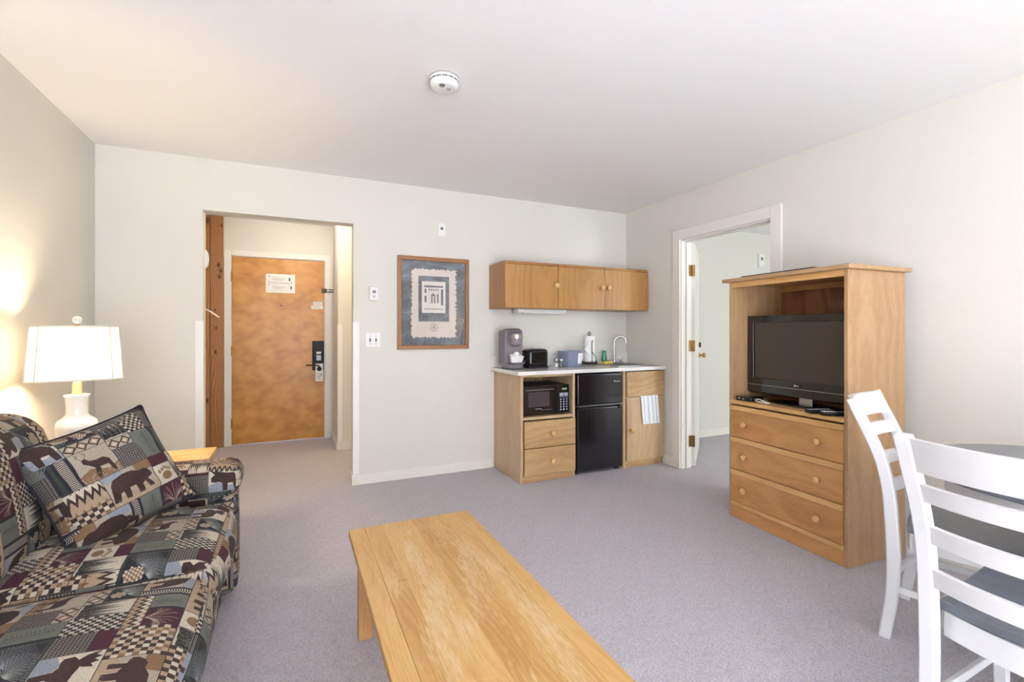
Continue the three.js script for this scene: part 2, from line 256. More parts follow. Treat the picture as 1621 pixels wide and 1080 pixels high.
const LAYOUT = [[0, 0, 3, 3, 'checks'], [3, 0, 4, 3, 'bear'], [7, 0, 1, 3, 'chevron'], [8, 0, 2, 2, 'sprig'], [10, 0, 2, 2, 'fern'], [8, 2, 4, 1, 'zigzag'], [0, 3, 2, 1, 'maroon'], [0, 4, 2, 2, 'plaid'], [2, 3, 3, 3, 'moose'], [5, 3, 3, 2, 'cone'], [5, 5, 3, 1, 'diamonds'], [8, 3, 2, 3, 'trees'], [10, 3, 2, 3, 'darkChecks'], [0, 6, 4, 3, 'cone'], [4, 6, 1, 3, 'chevron'], [5, 6, 3, 3, 'deer'], [8, 6, 2, 1, 'diamonds'], [8, 7, 2, 2, 'plaid'], [10, 6, 2, 3, 'sprig'], [0, 9, 2, 3, 'trees'], [2, 9, 4, 2, 'zigzag'], [2, 11, 4, 1, 'checks'], [6, 9, 4, 3, 'bear'], [10, 9, 2, 1, 'maroon'], [10, 10, 2, 2, 'paw']];
const FABRIC_TILE = 0.47;
const fabricTex = canvasTex(2048, 2048, (x, W) => {
  const s = W / 12; x.fillStyle = C.navy; x.fillRect(0, 0, W, W);
  for (const [a, b, w, h, k] of LAYOUT) { x.save(); x.beginPath(); x.rect(a * s, b * s, w * s, h * s); x.clip(); x.translate(a * s, b * s); if (a > 5 && k === 'bear') { x.translate(w * s, 0); x.scale(-1, 1); } P[k](x, w * s, h * s); x.restore(); x.strokeStyle = rnd() < .5 ? C.navy : C.brown; x.lineWidth = 8; x.strokeRect(a * s, b * s, w * s, h * s); }
  // woven grain
  const im = x.getImageData(0, 0, W, W), d = im.data;
  for (let y = 0; y < W; y++) for (let i = 0; i < W; i++) { const o = (y * W + i) * 4, k = 0.82 + 0.2 * noise2(i / 21, y / 21) * noiseB(i / 60, y / 60 + 9) + ((i >> 1) + (y >> 1)) % 2 * 0.1 + (rnd() - .5) * 0.22; d[o] *= k; d[o + 1] *= k; d[o + 2] *= k; }
  x.putImageData(im, 0, 0);
}, THREE.RepeatWrapping);

// ───────────────────────── materials ─────────────────────────
const std = (o) => new THREE.MeshStandardMaterial(o), phy = (o) => new THREE.MeshPhysicalMaterial(o);
const wood = (map, rough = 0.42, o = {}) => phy({ map, roughness: rough, clearcoat: 0.25, clearcoatRoughness: 0.3, ...o });
function tiled(t, s) { const c = t.clone(); c.repeat.set(1 / s, 1 / s); c.needsUpdate = true; return c; }
const M = {
  wall: std({ color: 0xe0ddd4, roughness: 0.85, bumpMap: tiled(plasterBump, 0.4), bumpScale: 0.0006 }),
  ceiling: std({ color: 0xf7f6f5, roughness: 0.9, bumpMap: tiled(plasterBump, 0.4), bumpScale: 0.0006 }),
  trim: std({ color: 0xebe7df, roughness: 0.45 }),
  guard: std({ color: 0xf1efe9, roughness: 0.4 }),
  carpet: std({ map: tiled(carpetTex, 0.3), bumpMap: tiled(carpetBump, 0.3), bumpScale: 0.003, roughness: 1 }),
  oak: wood(oakTex), paleOak: wood(paleOakTex), amber: wood(amberTex), amberLight: wood(amberLightTex), armSide: wood(armoireSideTex), nicheBack: wood(nicheBackTex, 0.5), honey: wood(honeyTex, 0.35),
  knob: wood(amberLightTex, 0.35), oakUpper: wood(oakTex, 0.42, { color: 0xf1dbb0 }), oakEdge: wood(oakTex, 0.42, { color: 0xe0c397 }), frame: wood(oakTex, 0.45, { color: 0xc9a77c }), pine: wood(pineTex, 0.5), door: wood(veneerTex, 0.4), tableTop: phy({ map: tableTex, roughness: 0.5, clearcoat: 0.12, clearcoatRoughness: 0.35 }),
  greyWood: wood(greyWoodTex, 0.32), white: phy({ color: 0xe2e2e3, roughness: 0.35, clearcoat: 0.2, clearcoatRoughness: 0.3 }),
  laminate: phy({ color: 0xe9e7e2, roughness: 0.18, clearcoat: 0.3, clearcoatRoughness: 0.1 }),
  fabric: std({ map: tiled(fabricTex, FABRIC_TILE), roughness: 0.95 }),
  piping: std({ color: 0x232029, roughness: 0.9 }),
  black: phy({ color: 0x0b0b0e, roughness: 0.22, clearcoat: 0.6, clearcoatRoughness: 0.08 }),
  blackMatte: std({ color: 0x121215, roughness: 0.55 }),
  fridge: phy({ color: 0x0d0d16, roughness: 0.16, clearcoat: 0.8, clearcoatRoughness: 0.1 }),
  screen: phy({ color: 0x3d342c, roughness: 0.42, clearcoat: 0.2, clearcoatRoughness: 0.3 }),
  chrome: std({ color: 0xc9c9cc, roughness: 0.12, metalness: 1 }), steel: std({ color: 0xb4b4b6, roughness: 0.3, metalness: 1 }),
  paleBrass: std({ color: 0xd8c190, roughness: 0.4, metalness: 0.5 }), brass: std({ color: 0xb08d52, roughness: 0.32, metalness: 1 }), bronze: std({ color: 0x4a4036, roughness: 0.4, metalness: 0.9 }),
  porcelain: phy({ color: 0xf4f2ee, roughness: 0.12, clearcoat: 0.7, clearcoatRoughness: 0.05 }),
  shade: phy({ color: 0xfaf4e6, roughness: 1, transmission: 0.55, thickness: 0, side: THREE.DoubleSide }), shadeTrim: std({ color: 0xe6dcc8, roughness: 0.9 }),
  bulb: std({ color: 0xffffff, emissive: new THREE.Color(1, 0.82, 0.55), emissiveIntensity: 3 }),
  glass: phy({ color: 0xffffff, roughness: 0.0, transmission: 1, thickness: 0, ior: 1.45 }), crystal: phy({ color: 0xffffff, roughness: 0.02, transmission: 1, thickness: 0.03, ior: 1.5 }),
  keurig: phy({ color: 0x8d878c, roughness: 0.32, clearcoat: 0.4, clearcoatRoughness: 0.15 }), keurigDark: std({ color: 0x716d74, roughness: 0.35 }),
  paper: std({ color: 0xf4f3f0, roughness: 0.9 }), plastic: std({ color: 0xefeeea, roughness: 0.45 }),
  bin: phy({ color: 0x848da6, roughness: 0.35, clearcoat: 0.2 }), soap: phy({ color: 0x10a070, roughness: 0.1, transmission: 0.35, thickness: 0.04, attenuationColor: new THREE.Color(0.02, 0.6, 0.35), attenuationDistance: 0.03 }),
  sponge: std({ color: 0xe6cf63, roughness: 0.95 }), grey: std({ color: 0x6d6d70, roughness: 0.6 }), lcd: std({ color: 0x7d837c, roughness: 0.3 }),
};

// ───────────────────────── the setting ─────────────────────────
const XL = -1.166, XR = 3.155, ZB = -3.94, H = 2.456, T = 0.12, ZR = 3.4;
function wallWithHoles(len, height, holes, thick) {     // in x-y, extruded along +z
  const s = new THREE.Shape([[0, 0], [len, 0], [len, height], [0, height]].map((p) => new THREE.Vector2(...p)));
  let outline = s;
  const floorHoles = holes.filter((h) => h[2] <= 0).sort((a, b) => a[0] - b[0]), others = holes.filter((h) => h[2] > 0);
  if (floorHoles.length) { const pts = [[0, 0]]; for (const [a, b, , t] of floorHoles) pts.push([a, 0], [a, t], [b, t], [b, 0]); pts.push([len, 0], [len, height], [0, height]); outline = new THREE.Shape(pts.map((p) => new THREE.Vector2(...p))); }
  for (const [a, b, y0, y1] of others) outline.holes.push(new THREE.Path([[a, y0], [a, y1], [b, y1], [b, y0]].map((p) => new THREE.Vector2(...p))));
  return boxUV(new THREE.ExtrudeGeometry(outline, { depth: thick, bevelEnabled: false }));
}
const OX0 = -0.571, OX1 = 0.444, OY = 2.09;
struct('floor', boxUV(ext(-2.2, 7, -0.1, 0, -6.3, 4.2), 'x'), M.carpet, 'mauve grey loop-pile carpet over the whole floor', 'carpet');
struct('ceiling', boxUV(ext(-1.5, 6.9, H, H + 0.1, -6.2, 3.6), 'x'), M.ceiling, 'flat white painted ceiling', 'ceiling');
struct('wall_left', boxUV(ext(XL - T, XL, 0, H, ZB - T, ZR + T)), M.wall, 'cream painted wall behind the sofa', 'wall');
struct('wall_back', wallWithHoles(XR + T - XL, H, [[OX0 - XL, OX1 - XL, 0, OY]], T).translate(XL, 0, ZB - T), M.wall, 'cream painted wall with the opening to the entry hall', 'wall');
const DZ0 = -3.19, DZ1 = -2.285, DY = 2.06;
{
  const g = wallWithHoles(ZR + T - (ZB), H, [[DZ0 - ZB, DZ1 - ZB, 0, DY]], T); g.rotateY(-Math.PI / 2); g.translate(XR + T, 0, ZB);
  struct('wall_right', boxUV(g), M.wall, 'off-white painted wall with the bedroom doorway', 'wall');
}
const WX0 = -0.95, WX1 = 1.65, WY0 = 0.08, WY1 = 2.16;
struct('wall_rear', wallWithHoles(XR - XL, H, [[WX0 - XL, WX1 - XL, WY0, WY1]], T).translate(XL, 0, ZR), M.wall, 'painted wall with the wide glazed balcony door', 'wall');
// balcony door behind the camera
{
  const w = new THREE.Group(); w.name = 'window_1'; w.userData = { kind: 'structure', label: 'wide sliding balcony door with white frame', category: 'window' }; scene.add(w);
  const z0 = ZR + 0.03, z1 = ZR + 0.09;
  for (const [a, b, c, d] of [[WX0, WX1, WY0, WY0 + 0.06], [WX0, WX1, WY1 - 0.06, WY1], [WX0, WX0 + 0.06, WY0 + 0.06, WY1 - 0.06], [WX1 - 0.06, WX1, WY0 + 0.06, WY1 - 0.06], [0.31, 0.39, WY0 + 0.06, WY1 - 0.06]]) mesh('window_frame', ext(a, b, c, d, z0, z1, 0.004), M.trim, w);
  mesh('pane', ext(WX0 + 0.06, 0.31, WY0 + 0.06, WY1 - 0.06, z0 + 0.025, z0 + 0.031), M.glass, w); mesh('pane', ext(0.39, WX1 - 0.06, WY0 + 0.06, WY1 - 0.06, z0 + 0.025, z0 + 0.031), M.glass, w);
}
// entry hall
const HZ = -5.85;
struct('wall_hall_left', boxUV(ext(-1.42, -1.3, 0, H, HZ, ZB - T)), M.wall, 'wall at the back of the hall closet', 'wall');
{
  const g = wallWithHoles(1.9 + 1.42, H, [[-0.60 + 1.42, 0.358 + 1.42, 0, 2.06]], T).translate(-1.42, 0, HZ - T);
  struct('wall_hall_back', g, M.wall, 'white hall wall around the entry door', 'wall');
}
struct('wall_hall_right', boxUV(ext(0.434, 0.56, 0, H, HZ, -5.206)), M.wall, 'short white wall beside the entry door', 'wall');
struct('wall_hall_side', boxUV(ext(0.56, 1.9, 0, H, -5.33, -5.206)), M.wall, 'hall wall leading off to the right', 'wall');
struct('wall_hall_end', boxUV(ext(1.78, 1.9, 0, H, -5.206, ZB - T)), M.wall, 'end wall of the hall recess', 'wall');
// bedroom shell
struct('wall_bedroom_back', boxUV(ext(XR + T, 6.62, 0, H, -4.15, -4.03)), M.wall, 'pale wall at the far side of the bedroom', 'wall');
struct('wall_bedroom_right', boxUV(ext(6.5, 6.62, 0, H, -4.03, 0.5)), M.wall, 'bedroom side wall', 'wall');
struct('wall_bedroom_front', wallWithHoles(6.62 - XR - T, H, [[4.2 - XR - T, 5.7 - XR - T, 0.7, 2.0]], T).translate(XR + T, 0, 0.5), M.wall, 'bedroom wall with its window', 'wall');
{
  const w = new THREE.Group(); w.name = 'window_2'; w.userData = { kind: 'structure', label: 'bedroom window with white frame', category: 'window' }; scene.add(w);
  for (const [a, b, c, d] of [[4.2, 5.7, 0.7, 0.75], [4.2, 5.7, 1.95, 2.0], [4.2, 4.25, 0.75, 1.95], [5.65, 5.7, 0.75, 1.95], [4.92, 4.98, 0.75, 1.95]]) mesh('window_frame', ext(a, b, c, d, 0.53, 0.58, 0.004), M.trim, w);
  mesh('pane', ext(4.25, 4.92, 0.75, 1.95, 0.55, 0.556), M.glass, w); mesh('pane', ext(4.98, 5.65, 0.75, 1.95, 0.55, 0.556), M.glass, w);
}
// baseboards
const base = (name, x0, x1, z0, z1, label) => struct(name, ext(x0, x1, 0, 0.085, z0, z1, 0.003), M.trim, label, 'baseboard');
base('baseboard_back', OX1 - 0.014, 1.64, ZB, ZB + 0.014, 'white baseboard between hall opening and kitchenette');
base('baseboard_back_left', XL, OX0 + 0.01, ZB, ZB + 0.014, 'white baseboard behind the end table');
base('baseboard_left', XL, XL + 0.014, ZB + 0.014, ZR, 'white baseboard behind the sofa');
base('baseboard_right', XR - 0.014, XR, -3.39, -3.262, 'short white baseboard beside the bedroom door casing');
base('baseboard_right_long', XR - 0.014, XR, -2.2, ZR, 'white baseboard behind armoire and dining table');
base('baseboard_jamb', OX1 - 0.014, OX1, ZB - T, ZB, 'baseboard return in the hall opening');
base('baseboard_hall', 0.42, 0.434, HZ + 0.02, -5.192, 'baseboard beside the entry door');
base('baseboard_hall_side', 0.434, 1.78, -5.206, -5.192, 'baseboard along the hall recess');
base('baseboard_bedroom', XR + T, 6.5, -4.03, -4.016, 'white baseboard on the far bedroom wall');
// corner guards on the hall opening
for (const [i, x, s, lab] of [[1, OX0, -1, 'left'], [2, OX1, 1, 'right']]) {
  const g = joined([ext(Math.min(x - s * 0.004, x + s * 0.045), Math.max(x - s * 0.004, x + s * 0.045), 0.086, 1.305, ZB, ZB + 0.004, 0.0015), ext(Math.min(x, x - s * 0.004), Math.max(x, x - s * 0.004), 0.086, 1.305, ZB - 0.045, ZB, 0.0015)]);
  struct('trim_' + i, g, M.guard, s < 0 ? 'white plastic corner guard on the opening edge nearest the sofa' : 'white plastic corner guard on the opening edge nearest the switch', 'corner guard');
}
struct('trim_3', joined([ext(0.43, 0.475, 0.086, 1.305, -5.206, -5.202, 0.0015), ext(0.43, 0.434, 0.086, 1.305, -5.25, -5.206, 0.0015)]), M.guard, 'white corner guard inside the hall', 'corner guard');

// entry door
{
  const d = new THREE.Group(); d.name = 'door_1'; d.userData = { kind: 'structure', label: 'amber birch veneer entry door in white frame', category: 'door' }; scene.add(d);
  const x0 = -0.581, x1 = 0.337, zf = HZ + 0.012;
  const slabGeo = ext(x0, x1, 0.012, 2.036, zf - 0.045, zf, 0.002); { const p = slabGeo.attributes.position, uv = slabGeo.attributes.uv; for (let i = 0; i < p.count; i++) uv.setXY(i, (p.getX(i) - x0) / 0.92, p.getY(i) / 2.04); }
  const slab = mesh('door_slab', slabGeo, M.door, d);
  mesh('peephole', new THREE.CylinderGeometry(0.009, 0.009, 0.01, 16).rotateX(Math.PI / 2), M.bronze, slab, [-0.11, 1.52, zf + 0.002]);
  for (const y of [1.82, 1.02, 0.24]) mesh('hinge', joined([ext(x0 - 0.022, x0 + 0.004, y - 0.05, y + 0.05, zf, zf + 0.004), new THREE.CylinderGeometry(0.007, 0.007, 0.104, 10).translate(x0 - 0.004, y, zf + 0.008)]), M.brass, slab);
  // electronic lock with lever
  const lx = 0.272, lock = mesh('lock_plate', rb(0.125, 0.335, 0.03, 0.008).translate(lx, 0.955, zf + 0.015), M.blackMatte, slab);
  mesh('thumb_turn', rb(0.06, 0.07, 0.02, 0.006).translate(lx + 0.005, 0.93, zf + 0.038), M.black, lock);
  mesh('lock_label', rb(0.05, 0.026, 0.002, 0.0005).translate(lx + 0.005, 0.987, zf + 0.031), M.plastic, lock);
  mesh('lever_handle', joined([tube([[lx + 0.005, 0.84, zf + 0.03], [lx + 0.005, 0.84, zf + 0.07], [lx - 0.04, 0.848, zf + 0.075], [lx - 0.13, 0.852, zf + 0.07]], 0.008), new THREE.CylinderGeometry(0.032, 0.032, 0.012, 20).rotateX(Math.PI / 2).translate(lx + 0.005, 0.83, zf + 0.036)]), M.bronze, lock);
  const tagTex = canvasTex(128, 320, (x, w, h) => { x.fillStyle = '#f2f0ea'; x.fillRect(0, 0, w, h); x.fillStyle = '#222'; x.beginPath(); x.arc(64, 96, 42, 0, 7); x.fill(); x.fillStyle = '#777'; for (let j = 0; j < 9; j++) x.fillRect(14 + (j % 3) * 5, 168 + j * 14, 96 - (j % 4) * 14, 4); x.fillStyle = '#111'; x.beginPath(); x.arc(96, 204, 12, 0, 7); x.fill(); });
  const tag = rb(0.08, 0.2, 0.003, 0.001); faceUV(tag); const tagM = mesh(numbered('door_hanger'), tag, [std({ map: tagTex, roughness: 0.8 })][0], scene, [lx + 0.01, 0.765, zf + 0.052]); tagM.userData = { label: 'white paper hanger on the entry door lever', category: 'door hanger' };
  // frame
  mesh('casing', ext(-0.655, -0.588, 0, 2.105, HZ, HZ + 0.02, 0.003), M.trim, d); mesh('casing', ext(0.345, 0.412, 0, 2.105, HZ, HZ + 0.02, 0.003), M.trim, d); mesh('casing', ext(-0.588, 0.345, 2.045, 2.105, HZ, HZ + 0.02, 0.003), M.trim, d);
  mesh('jamb', ext(-0.6, -0.583, 0, 2.058, HZ - T, HZ, 0.002), M.trim, d); mesh('jamb', ext(0.34, 0.357, 0, 2.058, HZ - T, HZ, 0.002), M.trim, d); mesh('jamb', ext(-0.583, 0.34, 2.04, 2.058, HZ - T, HZ, 0.002), M.trim, d);
  // swing-bar guard
  const sg = thing('door_guard', 'dark metal swing-bar guard beside the entry door top', 'door guard', [0.345, 1.7, zf]);
  mesh('plate', rb(0.05, 0.05, 0.01, 0.002), M.bronze, sg, [-0.012, 0, 0.006]);
  mesh('swing_bar', joined([tube([[0, 0.012, 0.015], [0.05, 0.012, 0.03], [0.1, 0.008, 0.035], [0.112, 0, 0.035], [0.1, -0.01, 0.035], [0.04, -0.012, 0.03], [0.005, -0.012, 0.015]], 0.006, 40)]), M.bronze, sg);
  mesh('strike', rb(0.03, 0.045, 0.026, 0.004), M.steel, sg, [0.04, 0, 0.02]);
}
function faceUV(g) { const b = (g.computeBoundingBox(), g.boundingBox), p = g.attributes.position, uv = g.attributes.uv; for (let i = 0; i < p.count; i++) uv.setXY(i, (p.getX(i) - b.min.x) / (b.max.x - b.min.x), (p.getY(i) - b.min.y) / (b.max.y - b.min.y)); return g; }
// papers on the entry door
{
  const t = canvasTex(512, 360, (x, w, h) => {
    x.fillStyle = '#f3eee9'; x.fillRect(0, 0, w, h); x.strokeStyle = '#c3cbd0'; x.lineWidth = 3;
    for (const [oy, k] of [[40, '#3a4048'], [200, '#5a5f78']]) { x.strokeRect(50, oy, 400, 118); x.strokeStyle = '#9aa3aa'; for (let i = 0; i < 6; i++) x.strokeRect(80 + i * 55, oy + 32, 48, 40); x.fillStyle = '#8d949a'; for (let j = 0; j < 5; j++) x.fillRect(100 + (j * 31) % 60, oy + 8 + j * 22, 130 + (j * 47) % 120, 4); x.fillStyle = k; x.fillRect(oy < 100 ? 402 : 428, oy + 26, 26, 62); x.beginPath(); x.arc(62, oy + 6, 16, 0, 7); x.fillStyle = '#a9b0b8'; x.fill(); }
    x.strokeStyle = '#7a2f3c'; x.lineWidth = 7; x.beginPath(); x.moveTo(52, 130); x.lineTo(58, 168); x.lineTo(448, 174); x.lineTo(452, 136); x.stroke();
  });
  const g = faceUV(rb(0.292, 0.208, 0.003, 0.0005));
  solo('evacuation_notice', g, std({ map: t, roughness: 0.6 }), 'white printed evacuation plan sheet on the entry door', 'notice', [-0.115, 1.764, HZ + 0.014]);
  const st = canvasTex(256, 96, (x, w, h) => { x.fillStyle = '#f4efe2'; x.fillRect(0, 0, w, h); x.fillStyle = '#b4aa98'; for (let j = 0; j < 4; j++) x.fillRect(24, 16 + j * 18, 150 + (j * 37) % 50, 5); });
  solo('sticker', faceUV(rb(0.1, 0.036, 0.002, 0.0004)), std({ map: st, roughness: 0.6 }), 'narrow white notice strip near the entry door edge, upper of two', 'sticker', [0.268, 1.553, HZ + 0.0135]);
  solo('sticker', faceUV(rb(0.125, 0.045, 0.002, 0.0004)), std({ map: st, roughness: 0.6 }), 'wider white notice strip near the entry door edge, lower of two', 'sticker', [0.262, 1.508, HZ + 0.0135]);
}
// knotty pine boards at the end of the hall closet
{
  const g = thing('pine_panel', 'knotty pine board panelling at the side of the hall closet', 'panelling', [0, 0, HZ + 0.001]);
  for (let i = 0; i < 5; i++) { const x1 = -0.66 - i * 0.122, bg = ext(x1 - 0.1185, x1, 0.001, H - 0.002, 0, 0.022, 0.006); const p = bg.attributes.position, uv = bg.attributes.uv; for (let k = 0; k < p.count; k++) uv.setXY(k, p.getY(k) / 2.47, (x1 - p.getX(k)) / 0.6 + i * 0.2); mesh('board', bg, M.pine, g); }
}
// closet rod with two wire hangers
{
  solo('closet_rod', new THREE.CylinderGeometry(0.014, 0.014, 1.76, 16).rotateX(Math.PI / 2), M.chrome, 'chrome closet rod in the hall', 'rod', [-0.83, 1.56, -4.942]);
  [[-5.08, 0], [-5.16, 0.05]].forEach(([z, tw], i) => {
    const h = solo('clothes_hanger', joined([tube([[-0.02, 0.02, 0], [-0.015, 0.045, 0], [0.01, 0.055, 0], [0.02, 0.03, 0], [0.0, 0, 0], [0, -0.06, 0]], 0.0028, 30, 6), tube([[-0.21, -0.16, 0], [-0.12, -0.12, 0], [0, -0.06, 0], [0.12, -0.1, 0], [0.21, -0.165, 0]], 0.0045, 40, 6)]), M.plastic, i ? 'white wire hanger on the closet rod nearest the entry door' : 'white wire hanger on the closet rod farther from the entry door', 'hanger', [-0.826, 1.527, z], [0, tw, 0], 'hangers on the closet rod');
  });
  const dome = new THREE.SphereGeometry(1, 28, 16, 0, Math.PI * 2, 0, Math.PI / 2).scale(0.068, 0.026, 0.045); dome.rotateZ(-Math.PI / 2); 
  solo('wall_chime', joined([dome, new THREE.CylinderGeometry(1, 1, 0.004, 28).rotateZ(Math.PI / 2).scale(1, 0.07, 0.047)]), M.plastic, 'small white domed fitting on the hall opening jamb', 'chime', [OX0 + 0.002, 1.752, -4.012]);
}
// hall ceiling light
{
  const l = thing('hall_ceiling_light', 'round frosted ceiling light in the entry hall', 'ceiling light', [0.1, H, -4.95]);
  mesh('base', new THREE.CylinderGeometry(0.15, 0.15, 0.02, 32), M.trim, l, [0, -0.011, 0]);
  mesh('diffuser', new THREE.SphereGeometry(0.135, 32, 12, 0, Math.PI * 2, Math.PI / 2, Math.PI / 2).scale(1, 0.45, 1), std({ color: 0xffffff, emissive: HALL_COLOR, emissiveIntensity: 1.5 }), l, [0, -0.022, 0]);
  const pl = new THREE.PointLight(HALL_COLOR, HALL_POWER, 0, 2); pl.position.set(0, -0.13, 0); pl.castShadow = true; pl.shadow.radius = 3; pl.shadow.mapSize.set(1024, 1024); l.add(pl);
}
{
  const l = thing('wall_sconce', 'small warm wall light in the hall recess', 'wall light', [1.78, 1.9, -4.7]);
  mesh('back_plate', rb(0.016, 0.14, 0.1, 0.004), M.brass, l, [-0.009, 0, 0]); mesh('globe', new THREE.SphereGeometry(0.06, 24, 16), std({ color: 0xffffff, emissive: new THREE.Color(1, 0.8, 0.5), emissiveIntensity: 2 }), l, [-0.08, 0, 0]);
  const pl = new THREE.PointLight(new THREE.Color(1.0, 0.74, 0.42), 1.2, 0, 2); pl.position.set(-0.16, 0, 0); pl.castShadow = true; pl.shadow.radius = 2; l.add(pl);
}
// bedroom doorway: casing, jambs, open door
{
  const d = new THREE.Group(); d.name = 'door_2'; d.userData = { kind: 'structure', label: 'white bedroom door standing open with casing', category: 'door' }; scene.add(d);
  const xc = XR - 0.018;
  mesh('casing', ext(xc, XR, 0, 2.14, -3.262, -3.178, 0.003), M.trim, d); mesh('casing', ext(xc, XR, 0, 2.14, -2.297, -2.213, 0.003), M.trim, d); mesh('casing', ext(xc, XR, 2.052, 2.14, -3.178, -2.297, 0.003), M.trim, d);
  mesh('jamb', ext(XR, XR + T, 0, 2.06, -3.19, -3.17, 0.002), M.trim, d); mesh('jamb', ext(XR, XR + T, 0, 2.06, -2.305, -2.285, 0.002), M.trim, d); mesh('jamb', ext(XR, XR + T, 2.04, 2.06, -3.17, -2.305, 0.002), M.trim, d);
  mesh('door_stop', ext(XR + 0.05, XR + 0.075, 0, 2.04, -3.17, -3.158, 0.002), M.trim, d); mesh('door_stop', ext(XR + 0.05, XR + 0.075, 2.028, 2.04, -3.158, -2.305, 0.002), M.trim, d);
  const leaf = new THREE.Group(); leaf.name = 'door_leaf'; leaf.position.set(XR + T + 0.008, 0, -3.165); leaf.rotation.y = 0.715; d.add(leaf);
  mesh('slab', ext(0.006, 0.86, 0.012, 2.03, -0.022, 0.022, 0.002), M.trim, leaf);
  const kz = 0.022; mesh('knob', joined([new THREE.CylinderGeometry(0.03, 0.03, 0.008, 20).rotateX(Math.PI / 2).translate(0.79, 0.98, kz + 0.004), lathe([[0, 0], [0.012, 0.004], [0.012, 0.03], [0.028, 0.045], [0.026, 0.062], [0, 0.068]], 20).rotateX(Math.PI / 2).translate(0.79, 0.98, kz)]), M.brass, leaf);
  mesh('deadbolt', new THREE.CylinderGeometry(0.026, 0.028, 0.02, 20).rotateX(Math.PI / 2).translate(0.79, 1.09, kz + 0.01), M.bronze, leaf);
  for (const y of [1.78, 1.1, 0.24]) mesh('hinge', joined([ext(XR + T - 0.045, XR + T - 0.003, y - 0.05, y + 0.05, -3.169, -3.166, 0.001), new THREE.CylinderGeometry(0.007, 0.007, 0.104, 10).translate(XR + T + 0.003, y, -3.152), ext(XR + T + 0.004, XR + T + 0.008, y - 0.05, y + 0.05, -3.17, -3.135, 0.001)]), M.brass, d);
}

// ───────────────────────── wall fittings ─────────────────────────
{
  const t = thing('thermostat', 'white wall thermostat with small grey display above light switch', 'thermostat', [0.602, 1.536, ZB]);
  mesh('housing', rb(0.076, 0.114, 0.026, 0.008, 3), M.plastic, t, [0, 0, 0.013]); mesh('display', rb(0.026, 0.024, 0.003, 0.001), M.lcd, t, [0, 0.014, 0.0265]); mesh('button', rb(0.012, 0.006, 0.003, 0.001), M.grey, t, [0, -0.02, 0.0265]); mesh('button', rb(0.012, 0.006, 0.003, 0.001), M.grey, t, [0, -0.03, 0.0265]);
  const s = thing('light_switch', 'white double toggle switch plate beside the hall opening', 'light switch', [0.595, 1.16, ZB]);
  mesh('plate', rb(0.118, 0.118, 0.007, 0.003), M.plastic, s, [0, 0, 0.0035]);
  for (const x of [-0.023, 0.023]) { mesh('toggle', rb(0.01, 0.026, 0.014, 0.002), M.grey, s, [x, 0, 0.012], [-0.4, 0, 0]); for (const y of [-0.032, 0.032]) mesh('screw', new THREE.CylinderGeometry(0.0035, 0.0035, 0.002, 10).rotateX(Math.PI / 2), M.grey, s, [x, y, 0.0075]); }
  const a = thing('alarm_plate', 'small white alarm plate high on the wall above the picture', 'alarm', [1.17, 2.104, ZB]);
  mesh('plate', rb(0.068, 0.112, 0.012, 0.003), M.plastic, a, [0, 0, 0.006]); mesh('grille', rb(0.024, 0.022, 0.004, 0.001), M.grey, a, [0, 0.012, 0.0125]);
  const b = thing('thermostat', 'small white thermostat on the bedroom wall seen through doorway', 'thermostat', [5.33, 2.12, -4.03]);
  mesh('plate', rb(0.1, 0.16, 0.02, 0.004), M.plastic, b, [0, 0, 0.01]); mesh('display', rb(0.035, 0.035, 0.004, 0.001), M.grey, b, [0, 0.02, 0.021]);
}
